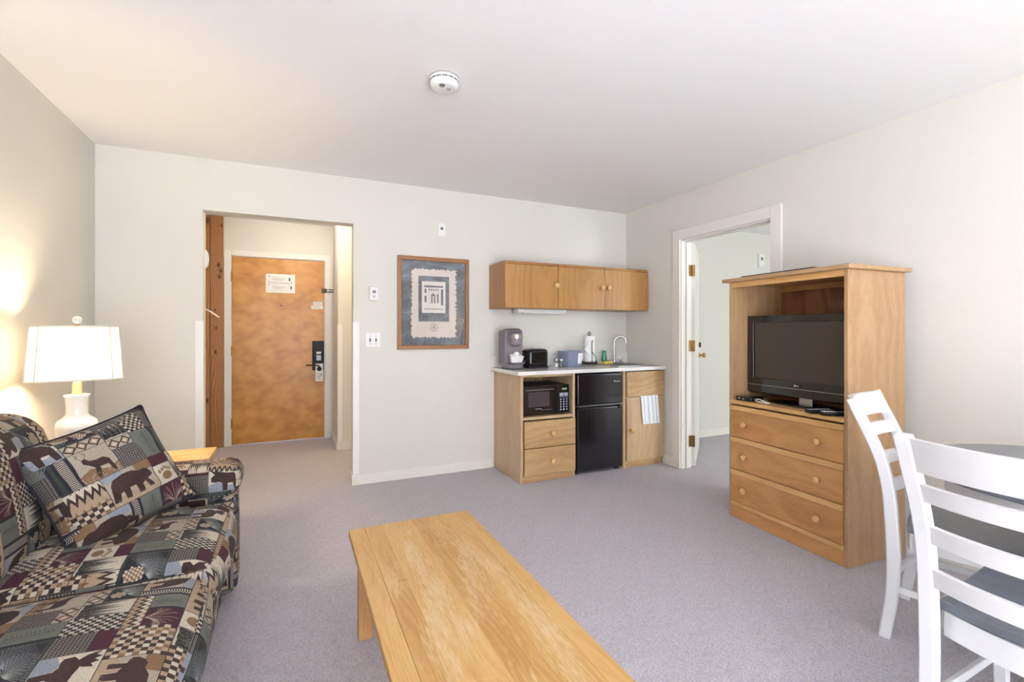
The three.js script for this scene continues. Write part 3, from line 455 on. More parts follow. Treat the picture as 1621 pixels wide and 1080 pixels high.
// framed picture
{
  const x0 = 0.789, x1 = 1.415, y0 = 1.079, y1 = 1.863, f = thing('framed_picture', 'framed print of torn-edged paper on blue-grey marble in wood frame', 'picture', [(x0 + x1) / 2, (y0 + y1) / 2, ZB]);
  const w = x1 - x0, h = y1 - y0, b = 0.034;
  for (const s of [-1, 1]) { mesh('frame_rail', wb(w, b, 0.024, 'x', 0.004), M.frame, f, [0, s * (h - b) / 2, 0.012]); mesh('frame_stile', wb(b, h - 2 * b, 0.024, 'y', 0.004), M.frame, f, [s * (w - b) / 2, 0, 0.012]); }
  const art = canvasTex(1024, 1312, (x, W, Hh) => {
    const marble = (x0, y0, w, h, base) => {
      const c = document.createElement('canvas'); c.width = Math.round(w / 2); c.height = Math.round(h / 2); const k = c.getContext('2d'), im = k.createImageData(c.width, c.height);
      for (let j = 0; j < c.height; j++) for (let i = 0; i < c.width; i++) { const n = noise2(i / 170 + x0, j / 170) * .6 + noise2(i / 50, j / 50 + y0) * .35 + noiseB(i / 14, j / 14) * .15, v = 1 - Math.abs(noise2(i / 260 + 9, j / 200 + i / 300)), vein = smooth(.965, 1, v); const o = (j * c.width + i) * 4; im.data[o] = base[0] + n * 34 + vein * 90; im.data[o + 1] = base[1] + n * 42 + vein * 95; im.data[o + 2] = base[2] + n * 38 + vein * 95; im.data[o + 3] = 255; }
      k.putImageData(im, 0, 0); x.drawImage(c, x0, y0, w, h);
    };
    marble(0, 0, W, Hh, [58, 70, 82]);
    const torn = (l, t, r, b) => { const pts = []; const e = (a, q) => noise2(a * .018, q) * 17 + noiseB(a * .06, q) * 10 + noiseB(a * .2, q) * 4; for (let i = l; i < r; i += 6) pts.push([i, t + e(i, 1)]); for (let i = t; i < b; i += 6) pts.push([r + e(i, 2), i]); for (let i = r; i > l; i -= 6) pts.push([i, b + e(i, 3)]); for (let i = b; i > t; i -= 6) pts.push([l + e(i, 4), i]); x.beginPath(); pts.forEach(([a, q], i) => i ? x.lineTo(a, q) : x.moveTo(a, q)); x.closePath(); x.fill(); };
    x.fillStyle = '#d0c3b7'; torn(160, 130, 868, 1190);
    for (let i = 0; i < 9000; i++) { x.fillStyle = rnd() < .5 ? 'rgba(160,140,124,.16)' : 'rgba(250,240,230,.16)'; x.fillRect(R(170, 860), R(140, 1180), 4, 3); }
    marble(266, 236, 490, 706, [66, 72, 80]);
    x.fillStyle = '#dcd5cc'; x.fillRect(318, 318, 378, 490);
    x.fillStyle = '#4b4850'; x.fillRect(356, 388, 300, 22); x.fillStyle = '#8b868a'; x.fillRect(356, 378, 300, 8);
    x.fillStyle = '#56525a'; x.fillRect(360, 436, 30, 60); x.fillRect(360, 544, 32, 100); x.fillRect(622, 436, 38, 250);
    for (let i = 0; i < 5; i++) { x.fillStyle = '#4b4850'; x.fillRect(424 + i * 36, 432, 18, 30); x.fillStyle = '#c0b8ae'; x.fillRect(428 + i * 38, 470, 10, 180); }
    x.fillStyle = '#5a565e'; x.beginPath(); x.moveTo(452, 540); x.lineTo(500, 500); x.lineTo(548, 540); x.fill(); x.fillRect(466, 540, 22, 110); x.fillRect(508, 540, 22, 110); x.fillRect(560, 510, 26, 136); x.fillStyle = '#8f898c'; x.fillRect(440, 650, 150, 8);
    x.strokeStyle = '#4b4850'; x.lineWidth = 4; for (let i = 0; i < 9; i++) { x.beginPath(); x.moveTo(356 + i * 34, 742); x.lineTo(372 + i * 34, 762); x.lineTo(388 + i * 34, 742); x.stroke(); x.beginPath(); x.arc(372 + i * 34, 742, 7, 0, 7); x.stroke(); }
    x.strokeStyle = '#6a6460'; x.lineWidth = 6; x.beginPath(); x.arc(508, 1036, 60, 0, 7); x.stroke(); x.lineWidth = 3; x.beginPath(); x.arc(508, 1036, 44, 0, 7); x.stroke(); for (let i = 0; i < 16; i++) { x.beginPath(); x.moveTo(508 + R(-36, 36), 1036 + R(-36, 36)); x.lineTo(508 + R(-36, 36), 1036 + R(-36, 36)); x.stroke(); }
    x.fillStyle = '#a3968b'; for (const sx of [270, 620]) for (let j = 0; j < 2; j++) for (let i = 0; i < 12; i++) x.fillRect(sx + i * 12, 1000 + j * 34, 8, 3);
  });
  mesh('print', faceUV(rb(w - 2 * b + 0.004, h - 2 * b + 0.004, 0.004, 0.0005)), std({ map: art, roughness: 0.7 }), f, [0, 0, 0.006]);
  mesh('pane', new THREE.BoxGeometry(w - 2 * b + 0.004, h - 2 * b + 0.004, 0.002), M.glass, f, [0, 0, 0.014]);
}
// smoke detector
{
  const s = thing('smoke_detector', 'round white smoke detector on the ceiling', 'smoke detector', [0.669, H, -2.21]);
  mesh('base', lathe([[0, 0], [0.072, 0], [0.072, -0.014], [0.066, -0.016], [0, -0.016]], 40), M.plastic, s);
  mesh('cover', lathe([[0, -0.018], [0.066, -0.018], [0.07, -0.026], [0.066, -0.044], [0.05, -0.052], [0, -0.053]], 40), M.plastic, s);
  for (let i = 0; i < 14; i++) { const a = i / 14 * 6.283; mesh('vent', rb(0.02, 0.004, 0.004, 0.001), M.grey, s, [Math.cos(a) * 0.0665, -0.0165, Math.sin(a) * 0.0665], [0, Math.PI / 2 - a, 0]); }
  mesh('test_button', lathe([[0, -0.052], [0.014, -0.0525], [0.013, -0.056], [0, -0.057]], 20), M.grey, s, [-0.02, 0, 0.035]);
  for (let i = 0; i < 3; i++) mesh('sound_slot', rb(0.003, 0.002, 0.018, 0.0008), M.grey, s, [0.012 + i * 0.007, -0.053, 0.012]);
}

// ───────────────────────── kitchenette ─────────────────────────
const KF = -3.395, KB = ZB + 0.002;   // cabinet fronts, wall side
function knob(parent, x, y, z, dir = [0, 0, 1], s = 1) {
  const g = lathe([[0, 0], [0.009, 0], [0.008, 0.01], [0.015, 0.016], [0.017, 0.022], [0.014, 0.028], [0, 0.03]].map(([a, b]) => [a * s, b * s]), 20);
  const q = new THREE.Quaternion().setFromUnitVectors(new THREE.Vector3(0, 1, 0), new THREE.Vector3(...dir)); g.applyQuaternion(q);
  return mesh('knob', boxUV(g, 'y', R(0, 2), R(0, 2)), M.knob, parent, [x, y, z]);
}
{ // microwave cabinet
  const c = thing('base_cabinet', 'oak base cabinet with microwave bay above two drawers', 'cabinet'), x0 = 1.66, x1 = 2.176;
  mesh('side_panel', wext(x0, x0 + 0.019, 0, 0.875, KB, KF), M.paleOak, c); mesh('side_panel', wext(x1 - 0.019, x1, 0, 0.875, KB, KF), M.paleOak, c);
  mesh('back_panel', wext(x0 + 0.019, x1 - 0.019, 0.06, 0.875, KB, KB + 0.008), M.oak, c);
  mesh('shelf', wext(x0 + 0.019, x1 - 0.019, 0.508, 0.532, KB + 0.008, KF, 'x'), M.paleOak, c);
  mesh('face_stile', wext(x0, x0 + 0.026, 0.06, 0.875, KF, KF + 0.004), M.paleOak, c); mesh('face_stile', wext(x1 - 0.024, x1, 0.06, 0.875, KF, KF + 0.004), M.paleOak, c); mesh('face_rail', wext(x0 + 0.026, x1 - 0.024, 0.856, 0.875, KF - 0.019, KF + 0.004, 'x'), M.paleOak, c);
  mesh('toe_board', wext(x0 + 0.019, x1 - 0.019, 0.001, 0.056, KF - 0.018, KF - 0.001, 'x'), M.oak, c);
  for (const [y0, y1, ky] of [[0.284, 0.5, 0.394], [0.06, 0.278, 0.168]]) { const d = mesh('drawer', wext(x0 + 0.03, x1 - 0.006, y0, y1, KF + 0.005, KF + 0.022, 'x'), M.oak, c); knob(d, 1.94, ky, KF + 0.022, [0, 0, 1], 1.3); }
}
{ // sink cabinet
  const c = thing('base_cabinet', 'oak sink cabinet with tea towel over its door', 'cabinet'), x0 = 2.686, x1 = 3.14;
  mesh('side_panel', wext(x0, x0 + 0.019, 0, 0.875, KB, KF), M.paleOak, c); mesh('side_panel', wext(x1 - 0.019, x1, 0, 0.875, KB, KF), M.paleOak, c);
  mesh('face_stile', wext(x0, x0 + 0.025, 0, 0.875, KF, KF + 0.004), M.paleOak, c); mesh('face_rail', wext(x0 + 0.025, x1, 0.62, 0.66, KF - 0.018, KF, 'x'), M.paleOak, c);
  mesh('toe_board', wext(x0 + 0.025, x1 - 0.02, 0.001, 0.062, KF - 0.02, KF - 0.002, 'x'), M.oak, c);
  mesh('drawer_front', wext(x0 + 0.028, x1, 0.644, 0.866, KF + 0.004, KF + 0.022, 'x'), M.oak, c);
  const d = mesh('door', wext(x0 + 0.028, x1, 0.066, 0.636, KF + 0.004, KF + 0.022), M.paleOak, c); knob(d, 2.755, 0.343, KF + 0.022, [0, 0, 1], 1.3);
}
{ // countertop with sink cut-out
  const x0 = 1.628, x1 = XR - 0.002, zf = KF + 0.03, s = new THREE.Shape([[x0, KB], [x1, KB], [x1, zf], [x0, zf]].map(([a, b]) => new THREE.Vector2(a, -b)));
  s.holes.push(new THREE.Path([[2.72, -3.86], [2.72, -3.5], [3.08, -3.5], [3.08, -3.86]].map(([a, b]) => new THREE.Vector2(a, -b))));
  const g = new THREE.ExtrudeGeometry(s, { depth: 0.03, bevelEnabled: false }); g.rotateX(-Math.PI / 2); g.translate(0, 0.877, 0);
  const c = thing('countertop', 'white laminate countertop with backsplash over the kitchenette', 'countertop');
  mesh('slab', g, M.laminate, c); mesh('backsplash', ext(x0, x1, 0.907, 1.015, KB, KB + 0.018, 0.003), M.laminate, c);
  const k = c;
  const ring = new THREE.Shape([[2.7, -3.885], [3.1, -3.885], [3.1, -3.48], [2.7, -3.48]].map(([a, b]) => new THREE.Vector2(a, -b))); ring.holes.push(new THREE.Path([[2.74, -3.8], [2.74, -3.52], [3.06, -3.52], [3.06, -3.8]].map(([a, b]) => new THREE.Vector2(a, -b))));
  const rg = new THREE.ExtrudeGeometry(ring, { depth: 0.003, bevelEnabled: true, bevelSize: 0.003, bevelThickness: 0.002, bevelSegments: 2 }); rg.rotateX(-Math.PI / 2); rg.translate(0, 0.909, 0); mesh('sink_rim', rg, M.steel, k);
  mesh('sink_basin', joined([ext(2.735, 2.74, 0.76, 0.909, -3.8, -3.52), ext(3.06, 3.065, 0.76, 0.909, -3.8, -3.52), ext(2.735, 3.065, 0.76, 0.909, -3.805, -3.8), ext(2.735, 3.065, 0.76, 0.909, -3.52, -3.515), ext(2.735, 3.065, 0.755, 0.76, -3.805, -3.515)]), M.steel, k);
}
{ // faucet
  const f = thing('faucet', 'chrome gooseneck faucet with two clear knobs behind sink', 'faucet', [2.935, 0.914, -3.85]);
  mesh('deck_plate', rb(0.2, 0.012, 0.05, 0.005), M.chrome, f, [0, 0.006, 0]);
  mesh('spout', tube([[0, 0.01, 0], [0, 0.12, 0], [0, 0.2, 0], [0.012, 0.245, 0.01], [0.05, 0.27, 0.035], [0.085, 0.25, 0.06], [0.095, 0.2, 0.066]], 0.0095, 60, 12), M.chrome, f);
  mesh('collar', lathe([[0.018, 0], [0.018, 0.015], [0.011, 0.03]], 20), M.chrome, f, [0, 0.012, 0]);
  for (const x of [-0.075, 0.075]) { const h = mesh('handle', lathe([[0.012, 0], [0.014, 0.01], [0.028, 0.024], [0.03, 0.045], [0.022, 0.056], [0, 0.058]], 10), M.crystal, f, [x, 0.016, 0]); mesh('handle_stem', new THREE.CylinderGeometry(0.009, 0.014, 0.016, 14), M.chrome, h, [0, -0.004, 0]); }
}
{ // fridge
  const f = thing('mini_fridge', 'black two-door compact fridge under the counter', 'fridge'), x0 = 2.196, x1 = 2.672, zd = KF + 0.012;
  mesh('body', ext(x0 + 0.004, x1 - 0.004, 0.02, 0.862, KB + 0.06, zd - 0.055, 0.004), M.blackMatte, f);
  const u = mesh('freezer_door', ext(x0, x1, 0.597, 0.864, zd - 0.05, zd, 0.012), M.fridge, f), l = mesh('fridge_door', ext(x0, x1, 0.028, 0.572, zd - 0.05, zd, 0.012), M.fridge, f);
  mesh('handle_strip', ext(x0 + 0.004, x1 - 0.004, 0.586, 0.594, zd - 0.04, zd + 0.004, 0.002), M.steel, f); mesh('handle_recess', ext(x0 + 0.004, x1 - 0.004, 0.572, 0.586, zd - 0.045, zd - 0.012, 0.002), M.blackMatte, f); mesh('hinge_cover', rb(0.03, 0.012, 0.02, 0.003), M.grey, f, [x1 - 0.03, 0.866, zd - 0.03]);
  mesh('handle_grip', ext(x1 - 0.045, x1 - 0.02, 0.55, 0.592, zd, zd + 0.012, 0.004), M.black, l);
  for (const x of [x0 + 0.03, x1 - 0.03]) mesh('foot', new THREE.CylinderGeometry(0.014, 0.016, 0.02, 12), M.blackMatte, f, [x, 0.0105, zd - 0.06]);
  const lt = canvasTex(160, 48, (x, w, h) => { x.fillStyle = '#14141f'; x.fillRect(0, 0, w, h); x.strokeStyle = '#dfe2f2'; x.lineWidth = 8; x.lineCap = 'round'; x.beginPath(); x.moveTo(12, 40); x.bezierCurveTo(6, 6, 40, 2, 34, 22); x.stroke(); x.lineWidth = 6; for (let i = 0; i < 8; i++) { x.beginPath(); x.moveTo(48 + i * 13, 20 + (i % 3) * 4); x.lineTo(54 + i * 13, 34); x.stroke(); } });
  mesh('badge', faceUV(rb(0.076, 0.02, 0.003, 0.001)), std({ map: lt, roughness: 0.4 }), u, [x1 - 0.065, 0.79, zd + 0.001]);
}
{ // microwave
  const x0 = 1.7, x1 = 2.142, y0 = 0.543, y1 = 0.78, zf = -3.43, m = thing('microwave', 'black microwave oven in the cabinet bay', 'microwave');
  mesh('body', ext(x0, x1, y0, y1, zf - 0.33, zf - 0.02, 0.006), M.blackMatte, m);
  const d = mesh('door', ext(x0, x1 - 0.108, y0, y1, zf - 0.02, zf, 0.005), M.black, m);
  mesh('door_window', rb(0.2, 0.125, 0.004, 0.002), phy({ color: 0x3a3740, roughness: 0.12, clearcoat: 1, clearcoatRoughness: 0.04 }), d, [x0 + 0.148, y0 + 0.125, zf + 0.001]);
  mesh('door_trim', ext(x0 + 0.025, x0 + 0.29, y0 + 0.2, y0 + 0.206, zf, zf + 0.003), M.grey, d); mesh('door_trim', ext(x0 + 0.17, x0 + 0.285, y0 + 0.034, y0 + 0.037, zf, zf + 0.003), M.grey, d);
  const lt = canvasTex(128, 24, (x, w, h) => { x.fillStyle = '#101014'; x.fillRect(0, 0, w, h); x.fillStyle = '#c9c9cf'; for (let i = 0; i < 11; i++) x.fillRect(6 + i * 11, 7 + (i % 3), 7, 10); });
  mesh('badge', faceUV(rb(0.058, 0.01, 0.002, 0.0005)), std({ map: lt, roughness: 0.4 }), d, [x0 + 0.145, y0 + 0.046, zf + 0.001]);
  const pt = canvasTex(256, 512, (x, w, h) => { x.fillStyle = '#111115'; x.fillRect(0, 0, w, h); x.fillStyle = '#191d16'; x.fillRect(30, 30, 196, 80); x.fillStyle = '#b9c9a6'; for (let i = 0; i < 4; i++) x.fillRect(90 + i * 28, 62, 20, 34); x.fillStyle = '#b7bac9'; x.fillRect(30, 150, 90, 60); x.fillRect(130, 150, 96, 60); x.fillStyle = '#3a3c48'; for (let i = 0; i < 6; i++) x.fillRect(44 + i * 30, 164 + (i % 2) * 24, 18, 10); x.fillStyle = '#7d8090'; x.fillRect(30, 222, 196, 12); x.fillStyle = '#a3a5b3'; for (let j = 0; j < 5; j++) for (let i = 0; i < 3; i++) { x.beginPath(); x.arc(58 + i * 70, 268 + j * 46, 17, 0, 7); x.fill(); } });
  mesh('control_panel', faceUV(ext(x1 - 0.106, x1, y0, y1, zf - 0.02, zf, 0.003)), phy({ map: pt, roughness: 0.25 }), m);
  for (const x of [x0 + 0.04, x1 - 0.04]) for (const z of [-3.72, -3.48]) mesh('foot', new THREE.CylinderGeometry(0.012, 0.012, 0.0105, 10), M.blackMatte, m, [x, 0.5375, z]);
}
{ // wall cabinets
  const zf = -3.605, y0 = 1.43, y1 = 1.826;
  const unit = (x0, x1, doors, label) => {
    const c = thing('wall_cabinet', label, 'cabinet');
    mesh('side_panel', wext(x0, x0 + 0.018, y0, y1, KB, zf), M.oakEdge, c); mesh('side_panel', wext(x1 - 0.018, x1, y0, y1, KB, zf), M.oakEdge, c);
    mesh('bottom_panel', wext(x0 + 0.018, x1 - 0.018, y0, y0 + 0.018, KB, zf, 'x'), M.oakEdge, c); mesh('top_panel', wext(x0 + 0.018, x1 - 0.018, y1 - 0.018, y1, KB, zf, 'x'), M.oakEdge, c); mesh('back_panel', wext(x0 + 0.018, x1 - 0.018, y0 + 0.018, y1 - 0.018, KB, KB + 0.006), M.oakEdge, c);
    for (const [a, b, kx] of doors) { const d = mesh('door', wext(a + 0.0015, b - 0.0015, y0 + 0.002, y1 - 0.026, zf + 0.001, zf + 0.02), M.oakUpper, c); mesh('finger_rail', wext(a + 0.0015, b - 0.0015, y1 - 0.0245, y1, zf + 0.001, zf + 0.018, 'x', 0.004), M.oakEdge, c); knob(d, kx, 1.632, zf + 0.02, [0, 0, 1], 1.35); }
  };
  unit(1.612, 2.126, [[1.612, 2.126, 2.098]], 'single-door oak wall cabinet above the coffee maker');
  unit(2.128, 3.138, [[2.128, 2.626, 2.59], [2.626, 3.138, 2.66]], 'double-door oak wall cabinet above the sink');
  const u = thing('under_cabinet_light', 'slim white strip light under the wall cabinet', 'strip light', [2.07, 1.43, -3.8]);
  mesh('housing', rb(0.5, 0.03, 0.09, 0.004), M.plastic, u, [0, -0.0155, 0]); mesh('end_cap', rb(0.04, 0.034, 0.094, 0.003), M.guard, u, [-0.235, -0.0175, 0]); mesh('lens', rb(0.43, 0.008, 0.07, 0.003), M.paper, u, [0.02, -0.033, 0]);
}
// ───────────────────────── things on the counter ─────────────────────────
const CT = 0.9075;
{
  const k = thing('coffee_maker', 'grey single-cup coffee maker at the counter end', 'coffee maker', [1.735, CT, -3.7], 0.12); k.scale.set(0.82, 1, 0.9);
  const sh = new THREE.Shape(); sh.absellipse(0, 0, 0.1, 0.13, 0, Math.PI * 2);
  mesh('base', lathe([[0, 0], [0.1, 0], [0.104, 0.012], [0.1, 0.04], [0.09, 0.044], [0, 0.044]], 40).scale(1, 1, 1.28), M.keurigDark, k);
  const back = new THREE.ExtrudeGeometry((() => { const s = new THREE.Shape(); s.moveTo(-0.1, 0.02); s.lineTo(-0.1, -0.05); s.quadraticCurveTo(-0.1, -0.13, 0, -0.13); s.quadraticCurveTo(0.1, -0.13, 0.1, -0.05); s.lineTo(0.1, 0.02); s.closePath(); return s; })(), { depth: 0.29, bevelEnabled: true, bevelSize: 0.006, bevelThickness: 0.006, bevelSegments: 3 }); back.rotateX(Math.PI / 2); back.translate(0, 0.325, 0); back.scale(1, 1, 1);
  mesh('housing', back, M.keurig, k);
  mesh('reservoir', rb(0.034, 0.29, 0.13, 0.016, 4), M.keurigDark, k, [-0.1, 0.185, -0.03]);
  mesh('brew_head', lathe([[0, 0], [0.045, 0], [0.062, 0.02], [0.068, 0.07], [0.068, 0.105], [0, 0.105]], 32), M.keurig, k, [0, 0.2, 0.058]);
  mesh('silver_band', lathe([[0.07, 0], [0.072, 0.002], [0.072, 0.032], [0.07, 0.034]], 32), M.steel, k, [0, 0.262, 0.058]);
  mesh('lid', lathe([[0, 0.022], [0.06, 0.02], [0.088, 0.008], [0.09, 0]], 32).scale(1.1, 1, 1.25), M.steel, k, [0, 0.327, -0.01]);
  mesh('drip_tray', rb(0.13, 0.012, 0.1, 0.005), M.keurigDark, k, [0, 0.05, 0.075]);
}
{
  const b = thing('condiment_basket', 'white paper basket on the coffee maker tray', 'basket', [1.735, CT + 0.057, -3.63], 0.12);
  const g = new THREE.CylinderGeometry(0.075, 0.058, 0.055, 4, 1, true).rotateY(Math.PI / 4).scale(1.15, 1, 0.62); const w = joined([g, new THREE.CylinderGeometry(0.071, 0.055, 0.053, 4, 1, true).rotateY(Math.PI / 4).scale(1.15, 1, 0.6)]);
  mesh('tub', w, std({ color: 0xf3f2ef, roughness: 0.7, side: THREE.DoubleSide }), b, [0, 0.0275, 0]); mesh('bottom', new THREE.BoxGeometry(0.093, 0.002, 0.05), M.paper, b, [0, 0.001, 0]);
  const pod = lathe([[0, 0], [0.017, 0], [0.022, 0.03], [0.025, 0.031], [0.025, 0.034], [0, 0.034]], 20);
  [[-0.03, 0.036, 0.3], [0.002, 0.05, -0.5], [0.032, 0.03, 0.2]].forEach(([dx, dy, r], k) => solo('coffee_pod', pod, M.paper, ['white coffee pod leaning at the paper basket end', 'white coffee pod standing highest in the paper basket', 'white coffee pod sunk deepest in the paper basket'][k], 'coffee pod', [1.735 + dx, CT + 0.057 + dy, -3.632], [r, 0, r * 0.7], 'coffee pods in the basket'));
}
{
  const t = thing('toaster', 'glossy black two-slice toaster on the counter', 'toaster', [1.955, CT, -3.7], 0.06); t.scale.set(0.78, 0.94, 0.9);
  mesh('body', smoothed(rb(0.26, 0.165, 0.16, 0.035, 5)), M.black, t, [0, 0.095, 0]); mesh('base', rb(0.25, 0.02, 0.15, 0.006), M.blackMatte, t, [0, 0.011, 0]);
  for (const z of [-0.028, 0.028]) mesh('slot', rb(0.19, 0.004, 0.026, 0.002), M.blackMatte, t, [0, 0.1775, z]);
  mesh('end_panel', rb(0.012, 0.14, 0.11, 0.005), M.blackMatte, t, [-0.131, 0.095, 0]); mesh('lever', rb(0.02, 0.014, 0.035, 0.004), M.black, t, [-0.146, 0.13, 0]); mesh('dial', new THREE.CylinderGeometry(0.016, 0.016, 0.012, 20).rotateZ(Math.PI / 2), M.grey, t, [-0.142, 0.06, 0]);
  mesh('power_cord', tube([[0.12, 0.02, -0.02], [0.145, 0.009, 0.0], [0.175, 0.006, -0.02], [0.185, 0.006, -0.07], [0.17, 0.006, -0.15], [0.18, 0.02, -0.19]], 0.005, 50, 8), M.blackMatte, t);
}
{
  const g = lathe([[0, 0], [0.019, 0], [0.021, 0.006], [0.021, 0.045], [0.016, 0.055], [0.0155, 0.06]], 20);
  [[2.15, -3.66, 'glass salt shaker with white contents and metal lid', M.paper], [2.195, -3.65, 'glass pepper shaker with dark contents and metal lid', M.grey]].forEach(([x, z, lab, fill]) => {
    const s = thing('shaker', lab, 'shaker', [x, CT, z], 0, 'salt and pepper shakers'); mesh('jar', g, M.glass, s); mesh('contents', new THREE.CylinderGeometry(0.018, 0.018, 0.03, 16), fill, s, [0, 0.0175, 0]); mesh('lid', lathe([[0.0165, 0], [0.0185, 0.002], [0.0185, 0.016], [0.012, 0.022], [0, 0.023]], 20), M.steel, s, [0, 0.058, 0]);
  });
}
{
  const b = thing('ice_bin', 'blue-grey plastic bin with white label on the counter', 'bin', [2.345, CT, -3.74], 0.25);
  const n = 48, prof = [[0.8, 0], [0.86, 0.006], [0.98, 0.13], [1.04, 0.132], [1.04, 0.142], [0.94, 0.142], [0.84, 0.02], [0, 0.018]], pos = [], idx = [];
  for (let i = 0; i <= n; i++) { const a = i / n * 6.2832, c = Math.cos(a), s = Math.sin(a), e = 0.42, px = Math.sign(c) * Math.pow(Math.abs(c), e) * 0.1, pz = Math.sign(s) * Math.pow(Math.abs(s), e) * 0.085; for (const [k, y] of prof) pos.push(px * k, y, pz * k); }
  const m = prof.length; for (let i = 0; i < n; i++) for (let j = 0; j < m - 1; j++) { const a = i * m + j, q = a + m; idx.push(a, a + 1, q, q, a + 1, q + 1); }
  const g = new THREE.BufferGeometry(); g.setAttribute('position', new THREE.Float32BufferAttribute(pos, 3)); g.setIndex(idx); g.computeVertexNormals();
  mesh('tub', g, M.bin, b); mesh('tub_floor', new THREE.BoxGeometry(0.14, 0.004, 0.12), M.bin, b, [0, 0.003, 0]);
  mesh('label', rb(0.052, 0.095, 0.003, 0.001), M.paper, b, [0.045, 0.075, 0.0835], [0.08, 0, 0]);
}
{
  const [px, pz] = [2.6, -3.8], h = thing('paper_towel_holder', 'black wire paper towel holder on the counter', 'towel holder', [px, 0.914, pz]);
  const ring = []; for (let i = 0; i < 24; i++) { const a = i / 24 * 6.283; ring.push([Math.cos(a) * 0.078, 0.008, Math.sin(a) * 0.078]); }
  mesh('base_ring', joined([tube(ring, 0.005, 80, 8, true), tube(ring.map(([a, b, c]) => [a * 0.98, 0.024, c * 0.98]), 0.003, 80, 8, true), ...[0, 1, 2, 3].map((k) => tube([[Math.cos(k * 1.571) * 0.078, 0.008, Math.sin(k * 1.571) * 0.078], [Math.cos(k * 1.571) * 0.04, 0.008, Math.sin(k * 1.571) * 0.04], [0, 0.008, 0]], 0.0035, 10))]), M.blackMatte, h);
  mesh('center_post', joined([tube([[0, 0.008, 0], [0, 0.15, 0], [0, 0.285, 0]], 0.004, 10), tube([[-0.011, 0.275, 0], [-0.011, 0.3, 0], [0, 0.312, 0], [0.011, 0.3, 0], [0.011, 0.275, 0]], 0.004, 24)]), M.blackMatte, h);
  mesh('side_arm', tube([[-0.02, 0.01, 0.076], [-0.02, 0.1, 0.076], [-0.02, 0.215, 0.076], [-0.014, 0.225, 0.072], [-0.004, 0.228, 0.066]], 0.004, 30), M.blackMatte, h);
  mesh('tension_arm', tube([[0.028, 0.01, 0.072], [0.028, 0.06, 0.075], [-0.016, 0.12, 0.076]], 0.003, 20), M.blackMatte, h);
  const r = thing('paper_towel_roll', 'white paper towel roll on the wire holder', 'paper towels', [px, 0.932, pz]);
  mesh('roll', lathe([[0.018, 0], [0.054, 0], [0.055, 0.004], [0.055, 0.251], [0.054, 0.255], [0.018, 0.255], [0.018, 0]], 40), M.paper, r);
  mesh('loose_sheet', new THREE.ExtrudeGeometry(new THREE.Shape([[0, 0], [-0.075, 0.07], [0, 0.14]].map((p) => new THREE.Vector2(...p))), { depth: 0.001, bevelEnabled: false }), M.paper, r, [-0.018, 0.06, 0.053]);
}
{
  const s = thing('soap_bottle', 'green dish soap bottle beside the faucet', 'soap bottle', [2.805, 0.914, -3.84]);
  mesh('bottle', lathe([[0, 0], [0.027, 0], [0.03, 0.008], [0.03, 0.05], [0.026, 0.075], [0.022, 0.095], [0.024, 0.115], [0.018, 0.125], [0.01, 0.13], [0, 0.13]], 24).scale(1, 1, 0.7), M.soap, s); mesh('cap', lathe([[0.01, 0], [0.01, 0.018], [0.006, 0.024], [0, 0.024]], 16), phy({ color: 0xcfe6df, roughness: 0.3 }), s, [0, 0.129, 0]);
  solo('sponge', smoothed(rb(0.11, 0.024, 0.07, 0.006, 3)), M.sponge, 'yellow sponge at the sink edge', 'sponge', [2.785, 0.927, -3.77], [0, 0.1, 0]);
}
{ // tea towel over the sink cabinet door
  const t = canvasTex(256, 256, (x, w, h) => { x.fillStyle = '#f4f4f5'; x.fillRect(0, 0, w, h); for (const a of [40, 100, 158, 214]) { x.fillStyle = '#8fa0b8'; x.fillRect(a, 0, 6, h); x.fillStyle = '#6d7078'; x.fillRect(a + 9, 0, 2, h); } });
  const g = new THREE.BoxGeometry(0.2, 0.26, 0.006, 24, 20, 1), p = g.attributes.position;
  for (let i = 0; i < p.count; i++) { const x = p.getX(i), y = p.getY(i), k = (0.13 - y) / 0.26; p.setX(i, x + k * 0.026 + Math.sin(x * 40) * 0.002); p.setZ(i, p.getZ(i) + Math.sin(x * 55 + 1) * 0.004 * (0.3 + k)); p.setY(i, y - 0.05 * x * k * 0.4); }
  g.computeVertexNormals();
  const tw = thing('tea_towel', 'white tea towel with blue stripes hanging on sink cabinet', 'towel', [2.955, 0.515, KF + 0.031]);
  mesh('front_drop', g, std({ map: t, roughness: 0.95 }), tw); mesh('fold', rb(0.2, 0.005, 0.03, 0.002), M.paper, tw, [0, 0.1255, -0.014]);
}

// ───────────────────────── TV armoire ─────────────────────────
const AF = { x: 2.626, z: -1.852, turn: -Math.PI / 2 - 0.065 };
const A = thing('tv_armoire', 'amber oak television armoire with three drawers against the right wall', 'armoire', [AF.x, 0, AF.z], AF.turn);
